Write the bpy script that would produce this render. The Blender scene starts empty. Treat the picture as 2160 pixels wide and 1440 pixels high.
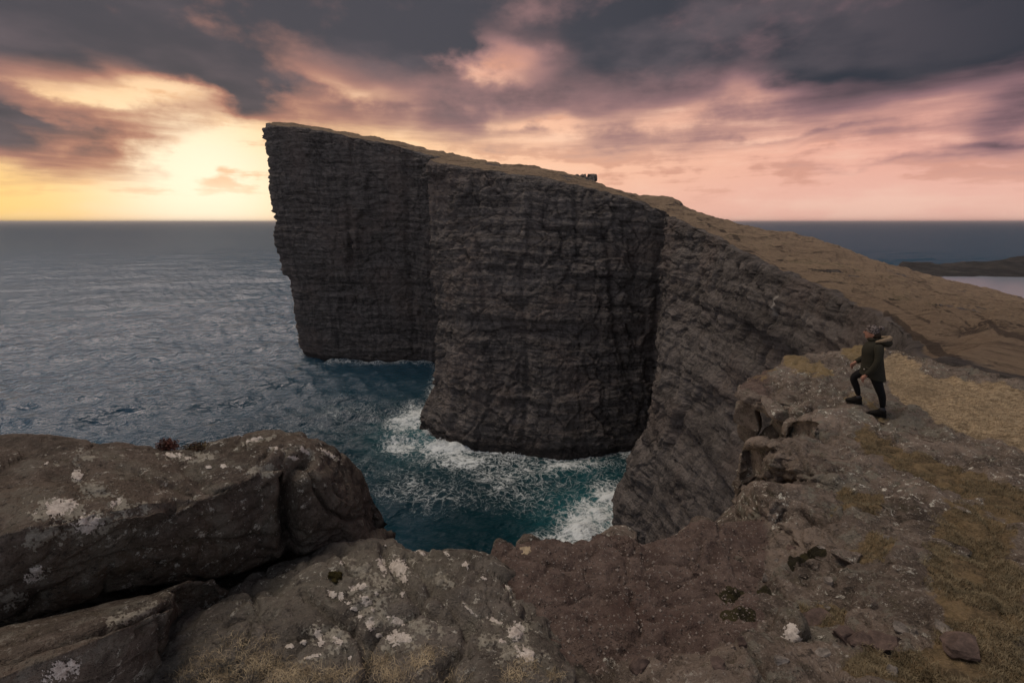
import bpy, bmesh, math, random
import numpy as np
from mathutils import Vector, Matrix
from mathutils.bvhtree import BVHTree

random.seed(7); RNG = np.random.default_rng(7)
SC = bpy.context.scene
COL = SC.collection
rad = math.radians

# ------------------------------------------------------------------ camera
CAMZ = 88.0                      # metres above the sea
FPX = 960.0                      # focal length in pixels of the 2160 px frame
PITCH = math.atan(252 / FPX)
CP, SP = math.cos(PITCH), math.sin(PITCH)
cd = bpy.data.cameras.new('camera'); cam = bpy.data.objects.new('camera', cd); COL.objects.link(cam)
cd.sensor_width = 36; cd.lens = 36 * FPX / 2160
cd.clip_start = 0.05; cd.clip_end = 200000
cam.location = (0, 0, CAMZ); cam.rotation_euler = (math.pi / 2 - PITCH, 0, 0)
SC.camera = cam

def ray(px, py):
    u, v = (px - 1080) / FPX, (720 - py) / FPX
    return np.array([u, CP + v * SP, v * CP - SP])
def at(px, py, Y):               # a photo point at forward distance Y -> world point
    r = ray(px, py); p = r * (Y / r[1]); p[2] += CAMZ; return p
def sea(px, py, z=0.0):          # a photo point lying at height z
    r = ray(px, py); p = r * ((z - CAMZ) / r[2]); p[2] += CAMZ; return p
def W(x, y, z): return np.array([x, y, z], float)
def project(P):                  # world points -> photo pixels and depth
    P = np.asarray(P, float); x, y, z = P[..., 0], P[..., 1], P[..., 2] - CAMZ
    d = y * CP - z * SP; d = np.where(np.abs(d) < 1e-6, 1e-6, d)
    v = (z * CP + y * SP) / d
    return 1080 + FPX * x / d, 720 - FPX * v, d

# ------------------------------------------------------------------ world: sunset cloud deck
SUN_PX = (435, 405)
sr = ray(*SUN_PX); sr = sr / np.linalg.norm(sr)
SUN_AZ, SUN_EL = math.atan2(sr[0], sr[1]), math.asin(sr[2])
world = bpy.data.worlds.new('World'); SC.world = world; world.use_nodes = True
wt = world.node_tree; wt.nodes.clear()

class X:                         # arithmetic on node sockets
    def __init__(s, nt, sock): s.nt, s.s = nt, sock
    def _m(s, op, *a, clamp=False):
        n = s.nt.nodes.new('ShaderNodeMath'); n.operation = op; n.use_clamp = clamp
        for i, q in enumerate((s,) + a):
            if isinstance(q, X): s.nt.links.new(q.s, n.inputs[i])
            else: n.inputs[i].default_value = float(q)
        return X(s.nt, n.outputs[0])
    def __add__(s, o): return s._m('ADD', o)
    __radd__ = __add__
    def __sub__(s, o): return s._m('SUBTRACT', o)
    def __rsub__(s, o): return (s * -1) + o
    def __mul__(s, o): return s._m('MULTIPLY', o)
    __rmul__ = __mul__
    def __truediv__(s, o): return s._m('DIVIDE', o)
    def __neg__(s): return s * -1
    def clamp(s): return s._m('ADD', 0, clamp=True)
    def max(s, o): return s._m('MAXIMUM', o)
    def min(s, o): return s._m('MINIMUM', o)
    def pow(s, o): return s._m('POWER', o)
    def exp(s): return s._m('EXPONENT')
    def ramp(s, a, b):           # smoothstep a..b
        n = s.nt.nodes.new('ShaderNodeMapRange'); n.interpolation_type = 'SMOOTHSTEP'
        s.nt.links.new(s.s, n.inputs[0]); n.inputs[1].default_value = a; n.inputs[2].default_value = b
        return X(s.nt, n.outputs[0])
def mixc(nt, f, a, b):
    n = nt.nodes.new('ShaderNodeMix'); n.data_type = 'RGBA'
    for i, q in ((0, f), (6, a), (7, b)):
        if isinstance(q, X): nt.links.new(q.s, n.inputs[i])
        elif i == 0: n.inputs[i].default_value = q
        else: n.inputs[i].default_value = (*q, 1)
    return X(nt, n.outputs[2])
def noise(nt, vec, scale, detail=4, rough=.5, dist=0., dim='3D', kind='FBM', out=0):
    n = nt.nodes.new('ShaderNodeTexNoise'); n.noise_dimensions = dim; n.noise_type = kind
    if vec is not None: nt.links.new(vec.s, n.inputs['Vector'])
    n.inputs['Scale'].default_value = scale; n.inputs['Detail'].default_value = detail
    n.inputs['Roughness'].default_value = rough; n.inputs['Distortion'].default_value = dist
    return X(nt, n.outputs[out])
def combine(nt, x, y, z):
    n = nt.nodes.new('ShaderNodeCombineXYZ')
    for i, q in enumerate((x, y, z)):
        if isinstance(q, X): nt.links.new(q.s, n.inputs[i])
        else: n.inputs[i].default_value = q
    return X(nt, n.outputs[0])
def separate(nt, v):
    n = nt.nodes.new('ShaderNodeSeparateXYZ'); nt.links.new(v.s, n.inputs[0])
    return [X(nt, o) for o in n.outputs]
def srgb(r, g, b):
    f = lambda c: (c / 255 / 12.92) if c <= 10 else ((c / 255 + .055) / 1.055) ** 2.4
    return (f(r), f(g), f(b))

tc = wt.nodes.new('ShaderNodeTexCoord'); dvec = X(wt, tc.outputs['Generated'])
dx, dy, dz = separate(wt, dvec)
az = dx._m('ARCTAN2', dy); el = dz.max(-1).min(1)._m('ARCSINE')
den = dz.max(0.0) + 0.10
pl = combine(wt, dx / den, dy / den, 3.7)
n1 = noise(wt, pl, .55, 3, .5)
n2 = noise(wt, pl, 1.3, 6, .56)
n3 = noise(wt, combine(wt, az * 1.0, el * 1.7, 0.3), 7.0, 8, .58)
n4 = noise(wt, combine(wt, az * 1.0, el * 2.5, 7.3), 4.0, 3, .5)
azw = az + (n4 - .5) * .20 + (n3 - .5) * .16
elw = el + (n3 - .5) * .085 + (n4 - .5) * .05
# broad structure of the deck: (px, py, half-width px, half-height px, slope, amount)
BLOBS = [(460, 345, 110, 70, 0, .20), (315, 188, 85, 30, .1, .62), (190, 186, 110, 16, .12, .30), (500, 262, 80, 34, .2, .26), (60, 318, 300, 52, .10, -.62), (60, 238, 150, 26, .15, -.5),
         (350, 60, 420, 80, .1, -.25), (505, 200, 110, 46, .3, -.55), (590, 246, 46, 16, 0, .22), (640, 110, 160, 46, .1, .10), (730, 175, 130, 30, .2, .34), (860, 95, 120, 44, .2, -.34), (930, 245, 190, 36, .1, -.24),
         (1060, 128, 95, 46, .15, .62), (1290, 120, 150, 90, .1, -.28), (1590, 188, 150, 36, .1, .42), (1470, 232, 130, 26, -.1, .30), (1900, 105, 430, 84, -.10, -.62), (1830, 258, 260, 26, -.05, .24),
         (2150, 255, 110, 80, 0, -.26), (1920, 342, 260, 12, 0, -.22), (1670, 284, 180, 12, -.05, -.26), (1690, 319, 70, 6, 0, .22), (1160, 257, 80, 13, 0, .34), (1280, 290, 120, 16, 0, -.12), (2080, 310, 160, 12, 0, -.22)]
L = 1.04 - (elw * ((az * az).min(1.0) * .62 + 1.0)).ramp(.03, .36) * .93
def ang(px, py):
    r = ray(px, py); return math.atan2(r[0], r[1]), math.atan2(r[2], math.hypot(r[0], r[1]))
for (px, py, sx, sy, sl, amt) in BLOBS:
    a0, e0 = ang(px, py); a1, _ = ang(px + sx, py); _, e1 = ang(px, py - sy)
    sa, se = abs(a1 - a0), abs(e1 - e0)
    da = azw - a0; de = elw - e0 + da * (sl)
    q = (da * (1 / sa)); r_ = (de * (1 / se))
    L = L + (-(q * q + r_ * r_)).exp() * amt
nstr = noise(wt, combine(wt, az * 1.0, el * 9.0, 2.1), 4.0, 5, .55)
L = L + (n2 - .5) * .38 + (n3 - .5) * 1.0 + (nstr - .5) * (el.ramp(.30, .12) * .75)
L = L.clamp()
sun_d = X(wt, None)
def dotv(v, c):
    n = wt.nodes.new('ShaderNodeVectorMath'); n.operation = 'DOT_PRODUCT'
    wt.links.new(v.s, n.inputs[0]); n.inputs[1].default_value = c; return X(wt, n.outputs['Value'])
cs = dotv(dvec, tuple(sr))
glow = ((cs - 1) * 85).exp()                       # close to the veiled sun
wide = ((cs - 1) * 8).exp()
front = dy.ramp(-.55, .45)
right = az.ramp(-.25, .85)
leftg = (az * -1).ramp(.62, .85)
lit = mixc(wt, right, srgb(250, 200, 164), srgb(226, 166, 150))
lit = mixc(wt, wide.ramp(.15, 1.0), lit, srgb(255, 212, 156))
lit = mixc(wt, el.ramp(.14, .34) * .85, lit, srgb(208, 146, 132))
lit = mixc(wt, leftg * el.ramp(.17, .02), lit, srgb(255, 212, 132))
lit = mixc(wt, glow.ramp(.0, 1.1), lit, (1.03, .90, .68))
lit = mixc(wt, el.ramp(.12, .03) * right, lit, srgb(230, 180, 164))
lit = mixc(wt, front, srgb(190, 186, 190), lit)
mid = mixc(wt, right, srgb(150, 116, 114), srgb(136, 104, 110))
mid = mixc(wt, wide.ramp(.3, 1.1), mid, srgb(176, 124, 104))
mid = mixc(wt, front, srgb(160, 158, 163), mid)
dark = mixc(wt, az.ramp(-.3, .9), srgb(72, 71, 78), srgb(43, 48, 58))
dark = mixc(wt, (n4 * .5 + n2 * .5).ramp(.42, .60) * az.ramp(1.0, .2) * .8, dark, srgb(104, 93, 98))
dark = mixc(wt, front, srgb(130, 131, 138), dark)
cloud = mixc(wt, L.ramp(.02, .5), dark, mid)
cloud = mixc(wt, L.ramp(.34, .92), cloud, lit)
cloud = mixc(wt, (nstr * .5 + n3 * .5).ramp(.50, .66) * L.ramp(.5, .8) * .35, cloud, mixc(wt, .5, lit, (1.0, .80, .62)))
tex = ((n3 - .5) * 1.5 + (nstr - .5) * 1.2 + (n2 - .5) * .7)
cloud = mixc(wt, tex.ramp(-.02, -.22) * L.ramp(.55, .85) * el.ramp(.015, .09) * .62, cloud, mixc(wt, wide, srgb(196, 140, 122), srgb(222, 160, 108)))
# thin clear gaps show the real sky behind the deck
sky = wt.nodes.new('ShaderNodeTexSky'); sky.sky_type = 'NISHITA'; sky.sun_disc = False
sky.sun_elevation = SUN_EL; sky.sun_rotation = SUN_AZ
bg1 = wt.nodes.new('ShaderNodeBackground'); wt.links.new(cloud.s, bg1.inputs[0]); bg1.inputs[1].default_value = 1.0
bg2 = wt.nodes.new('ShaderNodeBackground'); wt.links.new(sky.outputs[0], bg2.inputs[0]); bg2.inputs[1].default_value = .05
mx = wt.nodes.new('ShaderNodeMixShader'); mx.inputs[0].default_value = .04
wt.links.new(bg1.outputs[0], mx.inputs[1]); wt.links.new(bg2.outputs[0], mx.inputs[2])
wo = wt.nodes.new('ShaderNodeOutputWorld'); wt.links.new(mx.outputs[0], wo.inputs[0])
world.cycles.sampling_method = 'MANUAL'; world.cycles.sample_map_resolution = 512

# ------------------------------------------------------------------ sun, exposure
sl = bpy.data.lights.new('sun', 'SUN'); sun = bpy.data.objects.new('sun', sl); COL.objects.link(sun)
sl.energy = 1.5; sl.angle = rad(36); sl.color = (1.0, .84, .67)
LA, LE = rad(-58), rad(66)          # the veiled light comes in from the bright sea on the left
sd = Vector((math.sin(LA) * math.cos(LE), math.cos(LA) * math.cos(LE), math.sin(LE)))
sun.rotation_euler = sd.to_track_quat('Z', 'Y').to_euler()
vs = SC.view_settings
SC.display_settings.display_device = 'sRGB'
vs.view_transform = 'Standard'; vs.look = 'None'; vs.gamma = 1.0; vs.use_curve_mapping = False
vs.exposure = 0.18
SC.cycles.max_bounces = 5; SC.cycles.diffuse_bounces = 3; SC.cycles.glossy_bounces = 3
SC.cycles.use_denoising = True

# ------------------------------------------------------------------ helpers
def tag(o, label=None, cat=None, group=None, kind=None):
    for k, v in (('label', label), ('category', cat), ('group', group), ('kind', kind)):
        if v: o[k] = v
    return o
def link(name, me, mat=None, parent=None):
    o = bpy.data.objects.new(name, me); COL.objects.link(o)
    if mat is not None and not me.materials: me.materials.append(mat)
    if parent is not None: o.parent = parent
    return o
def fast_mesh(name, V, F, smooth=True):          # V (n,3), F (m,k) arrays with equal k
    V = np.asarray(V, np.float32).reshape(-1, 3); F = np.asarray(F, np.int32)
    me = bpy.data.meshes.new(name); m, k = F.shape
    me.vertices.add(len(V)); me.vertices.foreach_set('co', V.ravel())
    me.loops.add(m * k); me.loops.foreach_set('vertex_index', F.ravel())
    me.polygons.add(m); me.polygons.foreach_set('loop_start', np.arange(0, m * k, k, dtype=np.int32))
    me.update(calc_edges=True)
    me.polygons.foreach_set('use_smooth', np.full(m, smooth, dtype=bool))
    return me
def attr(me, name, val):
    a = me.attributes.new(name, 'FLOAT', 'POINT'); a.data.foreach_set('value', np.asarray(val, np.float32).ravel())
def grid_faces(nr, nc, wrap=False):
    i = np.arange(nr * nc).reshape(nr, nc)
    if wrap: i = np.concatenate([i, i[:, :1]], 1)
    return np.stack([i[:-1, :-1], i[:-1, 1:], i[1:, 1:], i[1:, :-1]], -1).reshape(-1, 4)

_p = np.random.default_rng(11).permutation(256); _p = np.concatenate([_p, _p, _p])
_g = np.random.default_rng(5).normal(size=(256, 3)); _g /= np.linalg.norm(_g, axis=1, keepdims=True)
_p = _p.astype(np.int32); _gx, _gy, _gz = [np.ascontiguousarray(_g[:, k].astype(np.float32)) for k in range(3)]
def perlin(P, seed=0):
    P = np.asarray(P, np.float32) + np.float32(seed * 17.37)
    sh = P.shape[:-1]; P = P.reshape(-1, 3)
    fl = np.floor(P); f = P - fl; i = fl.astype(np.int32) & 255
    u = f * f * f * (f * (f * 6 - 15) + 10)
    x, y, z = np.ascontiguousarray(f[:, 0]), np.ascontiguousarray(f[:, 1]), np.ascontiguousarray(f[:, 2])
    ux, uy, uz = u[:, 0], u[:, 1], u[:, 2]
    def corner(h, a, b, c): return _gx[h] * (x - a) + _gy[h] * (y - b) + _gz[h] * (z - c)
    out = []
    for a in (0, 1):
        ha = _p[i[:, 0] + a]; rb = []
        for b in (0, 1):
            hb = _p[ha + i[:, 1] + b]; h0 = _p[hb + i[:, 2]]; h1 = _p[hb + i[:, 2] + 1]
            c0 = corner(h0, a, b, 0); rb.append(c0 + uz * (corner(h1, a, b, 1) - c0))
        out.append(rb[0] + uy * (rb[1] - rb[0]))
    return ((out[0] + ux * (out[1] - out[0])) * 1.5).reshape(sh)
def fbm(P, oc=4, seed=0, gain=.5, ridged=False):
    P = np.asarray(P, float); r = 0; a = 1; t = 0
    for k in range(oc):
        n = perlin(P, seed + k * 3.1)
        r = r + a * ((1 - 2 * np.abs(n)) if ridged else n); t += a; a *= gain; P = P * 2.03
    return r / t
def worley(P, seed=0):           # F1, F2, id value
    P = np.asarray(P, float); sh = P.shape[:-1]; P = P.reshape(-1, 3) + seed * 9.7
    i = np.floor(P).astype(np.int64); f1 = np.full(len(P), 9.); f2 = f1.copy(); idv = np.zeros(len(P))
    for a in (-1, 0, 1):
        for b in (-1, 0, 1):
            for c in (-1, 0, 1):
                q = i + (a, b, c); m = q & 255
                h = _p[_p[_p[m[:, 0]] + m[:, 1]] + m[:, 2]]
                pt = q + .5 + .42 * np.clip(_g[h] * 1.2, -1, 1)
                d = np.linalg.norm(P - pt, axis=1)
                n = d < f1
                f2 = np.where(n, f1, np.minimum(f2, d)); idv = np.where(n, h / 255., idv); f1 = np.minimum(f1, d)
    return f1.reshape(sh), f2.reshape(sh), idv.reshape(sh)
def smooth01(a, b, x):
    t = np.clip((x - a) / (b - a), 0, 1); return t * t * (3 - 2 * t)
def pchip_axis(C, counts):       # monotone cubic through control points along axis 0; counts per segment
    n = C.shape[0]; d = C[1:] - C[:-1]; m = np.zeros_like(C)
    s = d[:-1] * d[1:]; h = np.where(s > 0, 2 * s / np.where(np.abs(d[:-1] + d[1:]) < 1e-12, 1e-12, d[:-1] + d[1:]), 0)
    m[1:-1] = h; m[0] = d[0]; m[-1] = d[-1]
    out = []
    for k in range(n - 1):
        for t in np.arange(counts[k]) / counts[k]:
            t2, t3 = t * t, t * t * t
            out.append((2 * t3 - 3 * t2 + 1) * C[k] + (t3 - 2 * t2 + t) * m[k] + (-2 * t3 + 3 * t2) * C[k + 1] + (t3 - t2) * m[k + 1])
    out.append(C[-1]); return np.array(out)
def seg_counts(C, px, lo, hi):   # subdivisions so that one cell is about px photo pixels
    x, y, d = project(C)
    q = np.stack([np.clip(x, -500, 2660), np.clip(y, -300, 1740)], -1); q[d <= 0] = 0
    l = np.linalg.norm(q[1:] - q[:-1], axis=-1); l = .5 * (l.max(axis=1) + l.mean(axis=1))
    return np.clip(np.ceil(l / px), lo, hi).astype(int)
def upsample(C, px=2.4, lo=3, hi=220, extra=None):
    C = np.asarray(C, float)
    rc = seg_counts(C, px, lo, hi); cc = seg_counts(C.transpose(1, 0, 2), px, lo, hi)
    G = pchip_axis(C, rc); G = pchip_axis(G.transpose(1, 0, 2), cc).transpose(1, 0, 2)
    ru = np.concatenate([[0], np.cumsum(rc)]); cu = np.concatenate([[0], np.cumsum(cc)])
    return G, ru, cu
def grid_normals(G):
    du = np.gradient(G, axis=1); dv = np.gradient(G, axis=0)
    n = np.cross(du, dv); l = np.linalg.norm(n, axis=-1, keepdims=True)
    return n / np.maximum(l, 1e-9)
def poly_dist(x, y, pts):        # distance of points to a polyline, all in photo pixels
    best = np.full(x.shape, 1e9)
    for (ax, ay), (bx, by) in zip(pts[:-1], pts[1:]):
        vx, vy = bx - ax, by - ay; t = np.clip(((x - ax) * vx + (y - ay) * vy) / (vx * vx + vy * vy + 1e-9), 0, 1)
        best = np.minimum(best, np.hypot(x - ax - t * vx, y - ay - t * vy))
    return best
def rowcoord(u, n):              # fractional control index of every upsampled row
    return np.interp(np.arange(n), u, np.arange(len(u)))

# ------------------------------------------------------------------ material helpers
def new_mat(name):
    m = bpy.data.materials.new(name); m.use_nodes = True; nt = m.node_tree
    b = nt.nodes['Principled BSDF']; return m, nt, b
def geo_pos(nt):
    return X(nt, nt.nodes.new('ShaderNodeNewGeometry').outputs['Position'])
def obj_pos(nt):
    return X(nt, nt.nodes.new('ShaderNodeTexCoord').outputs['Object'])
def attribute(nt, name):
    n = nt.nodes.new('ShaderNodeAttribute'); n.attribute_name = name; return X(nt, n.outputs['Fac'])
def scaled(nt, v, s):
    n = nt.nodes.new('ShaderNodeVectorMath'); n.operation = 'MULTIPLY'
    nt.links.new(v.s, n.inputs[0]); n.inputs[1].default_value = s; return X(nt, n.outputs[0])
def addv(nt, a, b):
    n = nt.nodes.new('ShaderNodeVectorMath'); n.operation = 'ADD'
    nt.links.new(a.s, n.inputs[0]); nt.links.new(b.s, n.inputs[1]); return X(nt, n.outputs[0])
def voronoi(nt, vec, scale, feature='F1', dim='3D', rand=1.):
    n = nt.nodes.new('ShaderNodeTexVoronoi'); n.feature = feature; n.voronoi_dimensions = dim
    nt.links.new(vec.s, n.inputs['Vector']); n.inputs['Scale'].default_value = scale
    n.inputs['Randomness'].default_value = rand
    return X(nt, n.outputs['Distance'])
def bump(nt, b, h, strength, dist):
    n = nt.nodes.new('ShaderNodeBump'); n.inputs['Strength'].default_value = strength; n.inputs['Distance'].default_value = dist
    nt.links.new(h.s, n.inputs['Height']); nt.links.new(n.outputs[0], b.inputs['Normal']); return n
# ------------------------------------------------------------------ sea
def build_sea():
    nr, na = 640, 760
    r = np.concatenate([np.exp(np.linspace(math.log(55), math.log(2600), nr - 60)), np.exp(np.linspace(math.log(2640), math.log(90000), 60))])
    a = np.linspace(-rad(78), rad(78), na)
    R, A = np.meshgrid(r, a, indexing='ij')
    x, y = R * np.sin(A), R * np.cos(A)
    z = np.zeros_like(x); rng = np.random.default_rng(3)
    base = rad(111)                                   # the swell runs in from the open sea
    fade = 1 - smooth01(900, 2600, R)
    # lee of the headland: the cove behind the point is calmer in the long waves
    lee = smooth01(-75, -10, x) * smooth01(300, 240, y)
    gx = perlin(np.stack([x / 60, y / 60, x * 0], -1), 3) * 6; gy = perlin(np.stack([x / 60, y / 60, x * 0 + 5], -1), 4) * 6
    for k in range(46):
        lam = 5.0 * (1.085 ** k); th = base + rng.normal() * (.42 if lam < 40 else .22); ph = rng.uniform(0, 6.28)
        am = .030 * lam ** .86 * (0.45 if lam > 45 else 1.0 if lam > 18 else 1)
        kx, ky = math.cos(th) * 6.283 / lam, math.sin(th) * 6.283 / lam
        res = smooth01(R * .0045 * 2.0, R * .0045 * 4.5, np.full_like(R, lam))
        s = np.sin(kx * (x + gx) + ky * (y + gy) + ph)
        z += (am * (1 - 2 * np.abs(s) ** 1.3 + .3) * .8 if k % 3 == 0 else am * s) * res * (1 - .55 * lee) * fade * .75
    # surf: foam strength round the foot of the cliffs and on the two breaking patches
    foot = [(648, 748), (760, 766), (935, 771), (925, 800), (893, 890), (905, 910), (965, 944), (1070, 958), (1180, 968), (1290, 960), (1365, 948), (1358, 965), (1338, 1000), (1330, 1060), (1306, 1132)]
    fw = np.array([sea(*q)[:2] for q in foot])
    d = poly_dist(x, y, [tuple(q) for q in fw])
    foam = np.exp(-(d / 5.0) ** 1.2) * .8
    def spot(px, py, rx, ry, amt, rot=0):
        c = sea(px, py); X_, Y_ = x - c[0], y - c[1]
        q, w = X_ * math.cos(rot) + Y_ * math.sin(rot), -X_ * math.sin(rot) + Y_ * math.cos(rot)
        return amt * np.exp(-(q / rx) ** 2 - (w / ry) ** 2)
    foam = np.maximum.reduce([foam, spot(868, 880, 13, 22, .95), spot(930, 945, 13, 10, 1.15), spot(860, 940, 14, 14, .7), spot(1000, 975, 26, 8, .74), spot(1080, 1000, 26, 10, .6),
                              spot(1190, 985, 22, 7, .72), spot(1320, 955, 9, 8, .85), spot(1255, 1095, 13, 12, .88, .5), spot(1228, 1122, 9, 7, 1.0), spot(1290, 1050, 9, 14, .85), spot(1180, 1140, 10, 6, .7),
                              spot(1120, 1040, 26, 16, .45), spot(900, 1040, 30, 16, .42), spot(720, 870, 40, 40, .34), spot(760, 1000, 40, 18, .36), spot(800, 772, 60, 7, .66)])
    foam *= 1 + .55 * fbm(np.stack([x / 14, y / 14, x * 0], -1), 3, 8)
    z += smooth01(.7, 1.25, foam) * (1.8 + 2.2 * fbm(np.stack([x / 4, y / 4, x * 0], -1), 4, 9))
    teal = np.maximum(spot(1000, 960, 130, 95, 1.0), lee)
    aer = np.maximum(spot(1255, 1085, 17, 17, 1.0), spot(900, 915, 20, 22, .9)); aer = np.maximum(aer, spot(1220, 1000, 20, 12, .5))
    V = np.stack([x, y, z], -1)
    me = fast_mesh('sea', V, grid_faces(nr, na)[:, ::-1])
    attr(me, 'far', smooth01(150, 1500, R)); attr(me, 'foam', foam); attr(me, 'teal', teal); attr(me, 'aerated', aer)
    m, nt, b = new_mat('sea_water')
    P = geo_pos(nt); fo = attribute(nt, 'foam'); te = attribute(nt, 'teal'); ae = attribute(nt, 'aerated')
    sx_, sy_, sz_ = separate(nt, P)
    Pr = combine(nt, (sx_ * .906 + sy_ * .423) * .42, sy_ * .906 - sx_ * .423, 0.)      # crests run obliquely in towards the cove
    rdg = lambda q: (q * 2 - 1)._m('ABSOLUTE') * -1.6 + 1
    w0 = rdg(noise(nt, Pr, .055, 4, .55)); w1 = rdg(noise(nt, Pr, .17, 5, .6)); w2 = noise(nt, Pr, .8, 5, .65); w3 = noise(nt, P, .035, 3, .5)
    # foam lace
    wv = nt.nodes.new('ShaderNodeVectorMath'); wv.operation = 'MULTIPLY'; nn = nt.nodes.new('ShaderNodeTexNoise'); nn.inputs['Scale'].default_value = .22; nn.inputs['Detail'].default_value = 5
    nt.links.new(P.s, nn.inputs['Vector']); nt.links.new(nn.outputs['Color'], wv.inputs[0]); wv.inputs[1].default_value = (9, 9, 0)
    Pw = addv(nt, P, X(nt, wv.outputs[0])); Pw = scaled(nt, Pw, (1, 1, 0))
    l1 = voronoi(nt, Pw, .42, 'DISTANCE_TO_EDGE'); l2 = voronoi(nt, Pw, 1.3, 'DISTANCE_TO_EDGE')
    lace = (l1 * -3.0 + 1.0).max(0).pow(3) * .75 + (l2 * -2.6 + 1.0).max(0).pow(3) * .5
    fn = noise(nt, scaled(nt, P, (1, 1, 0)), .5, 7, .68)
    k = fo * 1.35 + (fn - .5) * 2.0 - .60
    dense = k.ramp(.12, .62)
    thin = ((fo * 1.5 + (fn - .5) * .9 - .12).clamp() * lace).ramp(.12, .75)
    fm = dense.max(thin).clamp()
    deep = mixc(nt, te.clamp(), (.020, .074, .122), (.003, .024, .034))
    deep = mixc(nt, (ae * (w2 * 1.6 - .1)).clamp() * .85, deep, (.03, .17, .20))
    colr = mixc(nt, fm, deep, (.62, .68, .72))
    h = w0 * 1.0 + w1 * 1.1 + w2 * .55 + fm * .2
    bn = bump(nt, b, h, .9, 1.1)
    nt.links.new(colr.s, b.inputs['Base Color']); b.inputs['Roughness'].default_value = .8; b.inputs['Specular IOR Level'].default_value = 0.0
    gl = nt.nodes.new('ShaderNodeBsdfGlossy'); gl.inputs['Color'].default_value = (.88, .88, 1.0, 1)
    nt.links.new((attribute(nt, 'far') * .12 + .13).s, gl.inputs['Roughness']); nt.links.new(bn.outputs[0], gl.inputs['Normal'])
    fr = nt.nodes.new('ShaderNodeFresnel'); fr.inputs['IOR'].default_value = 1.33; nt.links.new(bn.outputs[0], fr.inputs['Normal'])
    k = X(nt, fr.outputs[0]).min(.62) * (attribute(nt, 'far') * -.05 + .32) * (fm * -1 + 1) * (te.clamp() * -.35 + 1)   # wave crests shade one another at grazing angles
    ms = nt.nodes.new('ShaderNodeMixShader'); nt.links.new(k.s, ms.inputs[0]); nt.links.new(b.outputs[0], ms.inputs[1]); nt.links.new(gl.outputs[0], ms.inputs[2])
    nt.links.new(ms.outputs[0], nt.nodes['Material Output'].inputs['Surface'])
    o = link('sea', me, m); o['kind'] = 'structure'
    return o
build_sea()

# ------------------------------------------------------------------ materials of the far land
def far_rock_nodes(nt, P):
    ps = scaled(nt, P, (.12, .12, 1.0)); wob = noise(nt, P, .03, 3, .5)
    px, py, pz = separate(nt, P)
    zz = pz + (wob - .5) * 9
    band = noise(nt, combine(nt, px * .035, py * .035, zz * .55), 1., 8, .70)
    fine = noise(nt, combine(nt, px * .22, py * .22, zz * .9), 1.4, 7, .72)
    strk = noise(nt, combine(nt, px * .42, py * .42, pz * .022), 1., 5, .62)
    big = noise(nt, P, .05, 4, .55); iso = noise(nt, P, .33, 9, .72)
    f = (band * .46 + fine * .30 + iso * .24 - .5) * 2.1 + .5
    c = mixc(nt, f.ramp(.22, .8), (0.0317, 0.0281, 0.0286), (0.244, 0.22, 0.211))
    c = mixc(nt, strk.ramp(.52, .70) * .5, c, (0.0185, 0.0174, 0.0204))
    c = mixc(nt, strk.ramp(.40, .25) * .2, c, (0.211, 0.188, 0.177))
    c = mixc(nt, big.ramp(.46, .66) * .5, c, (0.178, 0.141, 0.128))
    sp = noise(nt, P, .9, 5, .8)
    c = mixc(nt, sp.ramp(.72, .80) * .5, c, (0.317, 0.281, 0.231))
    h = band * 1.2 + fine * .8 + noise(nt, P, .45, 9, .74) * 2.0 + strk * .2 + voronoi(nt, combine(nt, px * .5, py * .5, zz * .45), 1., 'DISTANCE_TO_EDGE').min(.18) * 2.2
    return c, h
def far_grass_nodes(nt, P):
    px, py, pz = separate(nt, P)
    g1 = noise(nt, scaled(nt, P, (.05, .05, .2)), 1., 6, .62); g2 = noise(nt, scaled(nt, P, (.4, .4, .8)), 1., 9, .78); g3 = noise(nt, scaled(nt, P, (2.2, 2.2, 2.2)), 1., 5, .75)
    st = noise(nt, combine(nt, (px * .7 + py * .3) * .03, (py * .7 - px * .3) * .25, pz * .9), 1., 8, .72)
    c = mixc(nt, g1.ramp(.32, .68), (0.176, 0.126, 0.0906), (0.287, 0.212, 0.148))
    c = mixc(nt, g3.ramp(.42, .60) * .9, c, (0.315, 0.239, 0.167))
    c = mixc(nt, g2.ramp(.50, .66) * .85, c, (0.0927, 0.0673, 0.0483))
    c = mixc(nt, st.ramp(.55, .64) * .9, c, (0.0476, 0.0363, 0.0312))
    c = mixc(nt, st.ramp(.44, .36) * .45, c, (0.337, 0.256, 0.178))
    c = mixc(nt, (g1 * .6 + g2 * .4).ramp(.56, .64) * .55, c, (0.119, 0.112, 0.0639))
    return c, g2 * 1.6 + st * 1.2 + g3 * .5
def build_far_mat():
    m, nt, b = new_mat('headland_rock_and_grass')
    P = geo_pos(nt)
    rc, rh = far_rock_nodes(nt, P); gc, gh = far_grass_nodes(nt, P)
    gr = attribute(nt, 'grass'); pa = attribute(nt, 'path'); wet = attribute(nt, 'wet'); gu = attribute(nt, 'stain')
    nz = noise(nt, P, .25, 5, .65)
    f = (gr + (nz - .5) * .9).ramp(.42, .58)
    c = mixc(nt, f, rc, gc)
    c = mixc(nt, (pa * 1.1 + (nz - .5) * 1.4).ramp(.45, .75) * .8, c, (.060, .045, .037))
    c = mixc(nt, (wet + (nz - .5) * .5).ramp(.35, .75) * .75, c, (.018, .016, .017))
    c = mixc(nt, gu.clamp() * .8, c, (.50, .48, .46))
    nt.links.new(c.s, b.inputs['Base Color'])
    b.inputs['Roughness'].default_value = .92; b.inputs['Specular IOR Level'].default_value = .25
    hh = rh * (f * -1 + 1) + gh * f * .7
    bump(nt, b, hh, .9, 1.3)
    return m
MAT_FAR = build_far_mat()

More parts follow.
